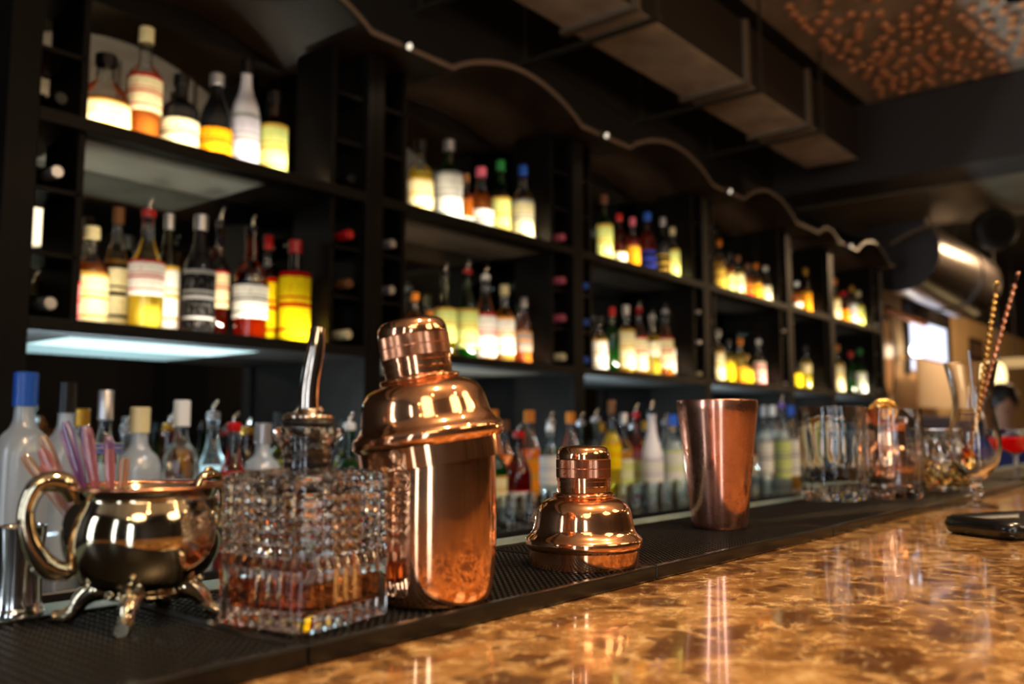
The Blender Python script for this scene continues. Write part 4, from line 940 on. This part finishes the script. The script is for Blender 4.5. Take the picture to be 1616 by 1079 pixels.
def oval(name, px, py, hx, hz, m1, m2, lab, cat, y=2.425):
    p = ony(px, py, y); t = empty(name, p, label=lab, cat=cat)
    V = []; Fc = []; n = 40
    for y_, s_ in ((.012, 1), (-.008, 1), (-.008, .92), (.012, .92)):
        for k in range(n): a = 2 * PI * k / n; V.append((hx * s_ * math.cos(a), y_, hz * s_ * math.sin(a)))
    for q in range(4):
        for k in range(n): Fc.append((q * n + k, q * n + (k + 1) % n, ((q + 1) % 4) * n + (k + 1) % n, ((q + 1) % 4) * n + k))
    mesh_obj('frame', V, Fc, m1, t)
    V = [(hx * .93 * math.cos(2 * PI * k / n), y_, hz * .93 * math.sin(2 * PI * k / n)) for y_ in (.0, .01) for k in range(n)]
    mesh_obj('mirror_glass', V, [tuple(range(n)), tuple(reversed(range(n, 2 * n)))] + [(k, n + k, n + (k + 1) % n, (k + 1) % n) for k in range(n)], m2, t, smooth=False)
oval('oval_mirror', 1401, 562, .17, .36, BLACKP, pbr('painted wall reflection', (.75, .48, .25), .35, .7), 'tall oval mirror with a painted tan reflection on the wall just past the shelves', 'mirror', 2.42)  # reflection of the beige wall put into the glass colour
x0, z0, x1, z1 = wallbox(1436, 520, 1493, 582, YB - .015)
wn = props(boxes('window_4', [((x0, YB - .012, z0), (x1, YB - .002, z1))], emit('window glow', (.78, .82, 1.0), 1.7)), kind='structure')
boxes('window_frame', [((x0 - .12, YB - .03, z0 - .05), (x0, YB - .001, z1 + .2)), ((x1, YB - .03, z0 - .05), (x1 + .12, YB - .001, z1 + .2)), ((x0, YB - .03, z1), (x1, YB - .001, z1 + .2))], FRM, wn)
lp = ony(1448, 558, YB - .12); lp.z += .03
gl = empty('globe_lamp', lp, label='bright white globe lamp glowing in front of the far window', cat='lamp')
lathe('globe', sm([(0, -.06), (.045, -.045), (.062, 0), (.045, .045), (0, .06)], 4), emit('globe glow', (1, .92, .8), 9.0), gl, seg=24)
boxes('arm', [((-.01, .05, -.01), (.01, YB - lp.y - .002, .01))], BLACKP, gl)
x0, z0, x1, z1 = wallbox(1448, 578, 1503, 642, 2.27)
V = []; Fc = []; n = 60
for i in range(n + 1):
    x = lerp(x0, x1, i / n); y = 2.25 + .018 * math.sin(i * 1.05)
    for yy, zz in ((y, z0), (y, z1), (y + .012, z1), (y + .012, z0)): V.append((x, yy, zz))
for i in range(n):
    for k in range(4): Fc.append((i * 4 + k, (i + 1) * 4 + k, (i + 1) * 4 + (k + 1) % 4, i * 4 + (k + 1) % 4))
Fc += [(0, 1, 2, 3), (n * 4 + 3, n * 4 + 2, n * 4 + 1, n * 4)]
cu = empty('cafe_curtain', ((x0 + x1) / 2, 2.30, z0), label='pleated cream half curtain below the far window', cat='curtain')
child(mesh_obj('cloth', V, Fc, mat('cream cloth', lambda nt, N: N('MixShader', Fac=.4, i1=N('BsdfDiffuse', Color=(.85, .72, .55)).outputs[0], i2=N('BsdfTranslucent', Color=(.9, .75, .55)).outputs[0]).outputs[0]), ang=60), cu)
child(tube('curtain_rod', [(x0 - .05, 2.256, z1 + .01), (x1 + .05, 2.256, z1 + .01)], .010, GOLD, seg=10), cu)
for xx in (x0 - .04, x1 + .04): child(boxes('bracket', [((xx - .008, 2.256, z1), (xx + .008, YB - .001, z1 + .02))], GOLD), cu)
light('AREA', ((x0 + x1) / 2, 1.2, 2.9), 42, WARM, target=((x0 + x1) / 2, 2.4, 1.6), size=.15)
sf = empty('banquette', (9.2, 2.0, 0), label='navy blue upholstered banquette against the beige wall', cat='sofa')
child(boxes('seat', [((7.6, 1.72, .28), (11.0, 2.13, .48))], pbr('navy cloth', (.008, .009, .045), .85), bevel=.03), sf)
child(boxes('backrest', [((7.6, 2.13, .30), (11.0, 2.27, 1.34))], pbr('navy cloth', (.008, .009, .045), .85), bevel=.03), sf)
child(boxes('plinth', [((7.65, 1.76, 0), (10.95, 2.26, .279))], DARKW), sf)
x0, z0, x1, z1 = wallbox(1533, 538, 1550, 568, YB - .02)
pc = empty('framed_picture', ((x0 + x1) / 2, YB - .015, (z0 + z1) / 2), label='small dark framed picture on the beige wall', cat='picture')
child(boxes('frame', [((x0, YB - .03, z0), (x1, YB - .001, z1))], BLACKP, bevel=.004), pc)
child(boxes('picture', [((x0 + .05, YB - .034, z0 + .05), (x1 - .05, YB - .0305, z1 - .05))], pbr('brown picture', (.12, .06, .04), .6)), pc)
def pendant(px, py, depth_x, r, h, m, lab, glow, name='pendant_lamp', shade=True):
    p = onx(px, py, depth_x); t = empty(name, p, label=lab, cat='lamp')
    lathe('lamp_shade' if not glow else 'bulb', sm([(0, -h), (r * .75, -h * .8), (r, 0), (r * .75, h * .7), (r * .2, h), (0, h)], 4), m, t, seg=28)
    tube('cord', [(0, 0, h), (0, 0, CEIL - p.z - .002)], .008, BLACKP, t, seg=8)
    return p
pendant(1577, 592, 9.5, .062, .12, emit('amber bulb', (1, .72, .32), 2.6), 'glowing elongated amber pendant bulb beyond the curved glass', True)
p = pendant(1603, 572, 11.0, .26, .05, emit('tan glow shade', (1, .62, .25), .55), 'wide flat glowing tan lamp shade at the far end', False)
# large dark pendant drum
p = onx(1570, 362, 6.9); t = empty('pendant_lamp', p, label='large dark round pendant disc hanging beyond the ceiling beam', cat='lamp')
V, Fc = tube_geo([-fwd * .05, -fwd * .035, fwd * .035, fwd * .05], [.13, .15, .15, .13], 32); mesh_obj('lamp_shade', V, Fc, pbr('dark lamp metal', (.018, .016, .014), .5), t)
V, Fc = tube_geo([-fwd * .052, -fwd * .0505], [.10, .10], 24); mesh_obj('lamp_face', V, Fc, BLACKP, t)
tube('cord', [(0, 0, .148), (0, 0, bzl - .012 - p.z)], .014, pbr('grey cord', (.08, .08, .08), .6), t, seg=8)
p0, p1, p2 = onx(1405, 385, 6.9), onx(1462, 358, 6.9), onx(1545, 347, 6.9)
pp = empty('ceiling_pipe', p1, label='thin bent tan pipe hanging above the round duct', cat='pipe')
P = smooth_path([p0 - p1, Vector((0, 0, 0)), p2 - p1], 8); tube('pipe_run', P, .012, pbr('tan pipe', (.30, .22, .13), .5), pp, seg=10)
boxes('drop_rod', [((-.008, -.008, .01), (.008, .008, bzl - .012 - p1.z))], pbr('tan pipe', (.30, .22, .13), .5), pp)
# ------------------------------------------------------------------ person beyond the bar, seated on the banquette side
def person():
    hp_ = onx(1584, 634, 6.95); t = empty('person', (hp_.x, hp_.y, 0), label='person with dark hair in a blue top beyond the end of the bar', cat='person')
    hz = hp_.z  # head centre height
    sh_ = hz - .26; hip = hz - .74
    d = Vector((-.9, -.43, 0)).normalized(); s = Vector((-d.y, d.x, 0))
    J = {}
    pts = []; ed = []; rad = []
    def a(p, r, par=None):
        pts.append(p); rad.append(r)
        if par is not None: ed.append((par, len(pts) - 1))
        return len(pts) - 1
    Zv = lambda z: Vector((0, 0, z))
    pel = a(Zv(hip), .13); wst = a(Zv(hip + .18), .115, pel); ch = a(Zv(sh_ - .10), .135, wst); nb = a(Zv(sh_ + .02), .065, ch); nk = a(Zv(sh_ + .10) + d * .01, .052, nb)
    hd = a(Zv(hz - .05) + d * .015, .068, nk); h2 = a(Zv(hz + .03) + d * .01, .088, hd); h3 = a(Zv(hz + .10), .062, h2)
    for q in (-1, 1):
        so = a(Zv(sh_ - .04) + s * q * .17, .058, ch); el = a(Zv(sh_ - .31) + s * q * .22 + d * .04, .042, so)
        wr = a(Zv(sh_ - .36) + s * q * .14 + d * .27, .028, el); pm = a(Zv(sh_ - .36) + s * q * .12 + d * .34, .034, wr)
        for k in range(4):
            f0 = a(Zv(sh_ - .36) + s * (q * .12 + (k - 1.5) * .019) + d * .40, .0095, pm); a(Zv(sh_ - .375) + s * (q * .12 + (k - 1.5) * .020) + d * (.445 - abs(k - 1.4) * .008), .008, f0)
        th_ = a(Zv(sh_ - .35) + s * (q * .12 - q * .045) + d * .36, .011, pm); a(Zv(sh_ - .355) + s * (q * .12 - q * .055) + d * .40, .009, th_)
        kn = a(Zv(hip - .03) + s * q * .11 + d * .40, .068, a(Zv(hip - .02) + s * q * .09 + d * .08, .09, pel))
        an = a(Zv(max(.10, hip - .46)) + s * q * .11 + d * .38, .042, kn); a(Zv(max(.06, hip - .52)) + s * q * .11 + d * .54, .036, an)
    me = bpy.data.meshes.new('person'); me.from_pydata([tuple(v) for v in pts], ed, []); o = bpy.data.objects.new('body', me); COL.objects.link(o); o.parent = t
    sk = o.modifiers.new('skin', 'SKIN')
    for i, v in enumerate(me.skin_vertices[0].data): v.radius = (rad[i], rad[i]); v.use_root = (i == 0)
    sb = o.modifiers.new('sub', 'SUBSURF'); sb.levels = sb.render_levels = 2
    def skin(nt, N):
        tc = N('TexCoord'); sp = N('SeparateXYZ', Vector=tc.outputs['Object'])
        m1 = N('Math', _operation='GREATER_THAN', i0=sp.outputs[2], i1=sh_ + .045); m2 = N('Math', _operation='LESS_THAN', i0=sp.outputs[2], i1=hip + .02)
        c1 = N('Mix', _data_type='RGBA', i0=m1.outputs[0], i6=(.012, .03, .22), i7=(.50, .24, .15)); c2 = N('Mix', _data_type='RGBA', i0=m2.outputs[0], i6=c1.outputs[2], i7=(.015, .015, .02))
        return N('BsdfPrincipled', Base__Color=c2.outputs[2], Roughness=.65).outputs[0]
    me.materials.append(mat('person skin and clothes', skin))
    V, Fc = lathe_geo(sm([(.075, -.06), (.098, -.01), (.102, .04), (.085, .095), (.045, .125), (0, .132)], 4), 24)
    V = [Vector((v[0] * 1.0, v[1] * 1.0, v[2])) - d * .018 for v in V]; mesh_obj('hair', V, Fc, pbr('dark hair', (.012, .008, .006), .5), t, loc=Zv(hz + .005))
    fc = Zv(hz)
    for q in (-1, 1):
        V, Fc = lathe_geo(sm([(0, -.011), (.011, 0), (0, .011)], 3), 12); mesh_obj('eye', V, Fc, pbr('eye', (.03, .02, .02), .3), t, loc=fc + s * q * .032 + d * .088 + Zv(.005))
        V, Fc = lathe_geo(sm([(0, -.03), (.012, -.01), (.014, .01), (0, .03)], 3), 10); mesh_obj('ear', V, Fc, pbr('skin tone', (.50, .24, .15), .6), t, loc=fc + s * q * .088)
    V, Fc = tube_geo([Vector((0, 0, .02)), Vector((0, 0, -.02)) + d * .02, Vector((0, 0, -.032)) + d * .006], [.008, .013, .008], 10); mesh_obj('nose', V, Fc, pbr('skin tone', (.50, .24, .15), .6), t, loc=fc + d * .088)
    V, Fc = tube_geo([s * -.024, d * .006, s * .024], [.004, .007, .004], 8); mesh_obj('mouth', V, Fc, pbr('lips', (.35, .10, .08), .5), t, loc=fc + d * .080 + Zv(-.062))
    # the tall stool under the person
    st = empty('bar_stool', (hp_.x, hp_.y, 0), label='dark bar stool under the person in blue', cat='stool')
    lathe('seat', [(0, hip - .175), (.17, hip - .175), (.19, hip - .16), (.18, hip - .125), (0, hip - .12)], DARKW, st, seg=28)
    for q in range(4):
        a_ = PI / 4 + q * PI / 2; tube('leg', [(.12 * math.cos(a_), .12 * math.sin(a_), hip - .176), (.19 * math.cos(a_), .19 * math.sin(a_), 0)], .014, DARKW, st, seg=8)
person()
# warm lamps that light the far room
light('POINT', (10.8, -.9, 2.3), 75, (1, .62, .3), shadow_soft_size=.1)
light('POINT', (8.6, .2, 2.2), 3, (1, .68, .36), shadow_soft_size=.08)
for i, (x, y, z) in enumerate(((10.8, -.9, 2.3), (8.6, .2, 2.2))):
    t = empty('hanging_bulb', (x, y, z), label='bare hanging warm bulb over the %s of the far room' % ('back', 'front')[i], cat='lamp')
    lathe('socket', [(0, .11), (.02, .11), (.02, .16), (0, .16)], BLACKP, t, seg=12); tube('cord', [(0, 0, .16), (0, 0, CEIL - z - .002)], .004, BLACKP, t, seg=6)

# string of small warm bulbs over the guests' side of the bar
BULB = emit('warm bulb glow', (1, .62, .28), 90.0)
for i in range(6):
    x = -1.4 + i * 1.15; zz = 2.25 + .12 * math.sin(i * 1.7); yy = -.75
    t = empty('hanging_bulb', (x, yy, zz), label='small warm hanging bulb over the guest side, %s in the string' % ORD[i], cat='lamp', group='small hanging bulbs')
    lathe('bulb', sm([(0, -.030), (.020, -.024), (.027, 0), (.016, .026), (.011, .036), (0, .037)], 3), BULB, t, seg=16)
    lathe('socket', [(0, .0375), (.014, .0375), (.014, .07), (0, .07)], BLACKP, t, seg=12); tube('cord', [(0, 0, .0705), (0, 0, CEIL - zz - .002)], .003, BLACKP, t, seg=6)
# unseen glowing drums added as warm fill for copper, glass and marble
for i, (x, y, zz) in enumerate(((.9, -1.5, 2.3), (2.15, -1.3, 2.6), (-.9, -1.0, 2.3))):
    t = empty('added_fill_drum', (x, y, zz), label='large glowing drum added as fill light over the guest side, %s of three' % ORD[i], cat='lamp', group='added fill drums')
    lathe('lamp_shade', [(0, -.16), (.30, -.16), (.34, -.155), (.34, .16), (.335, .165), (.30, .165), (0, .16)], emit('added fill glow', (1, .74, .46), 5.5), t, seg=40)
    tube('cord', [(0, 0, .166), (0, 0, CEIL - zz - .002)], .004, BLACKP, t, seg=6)
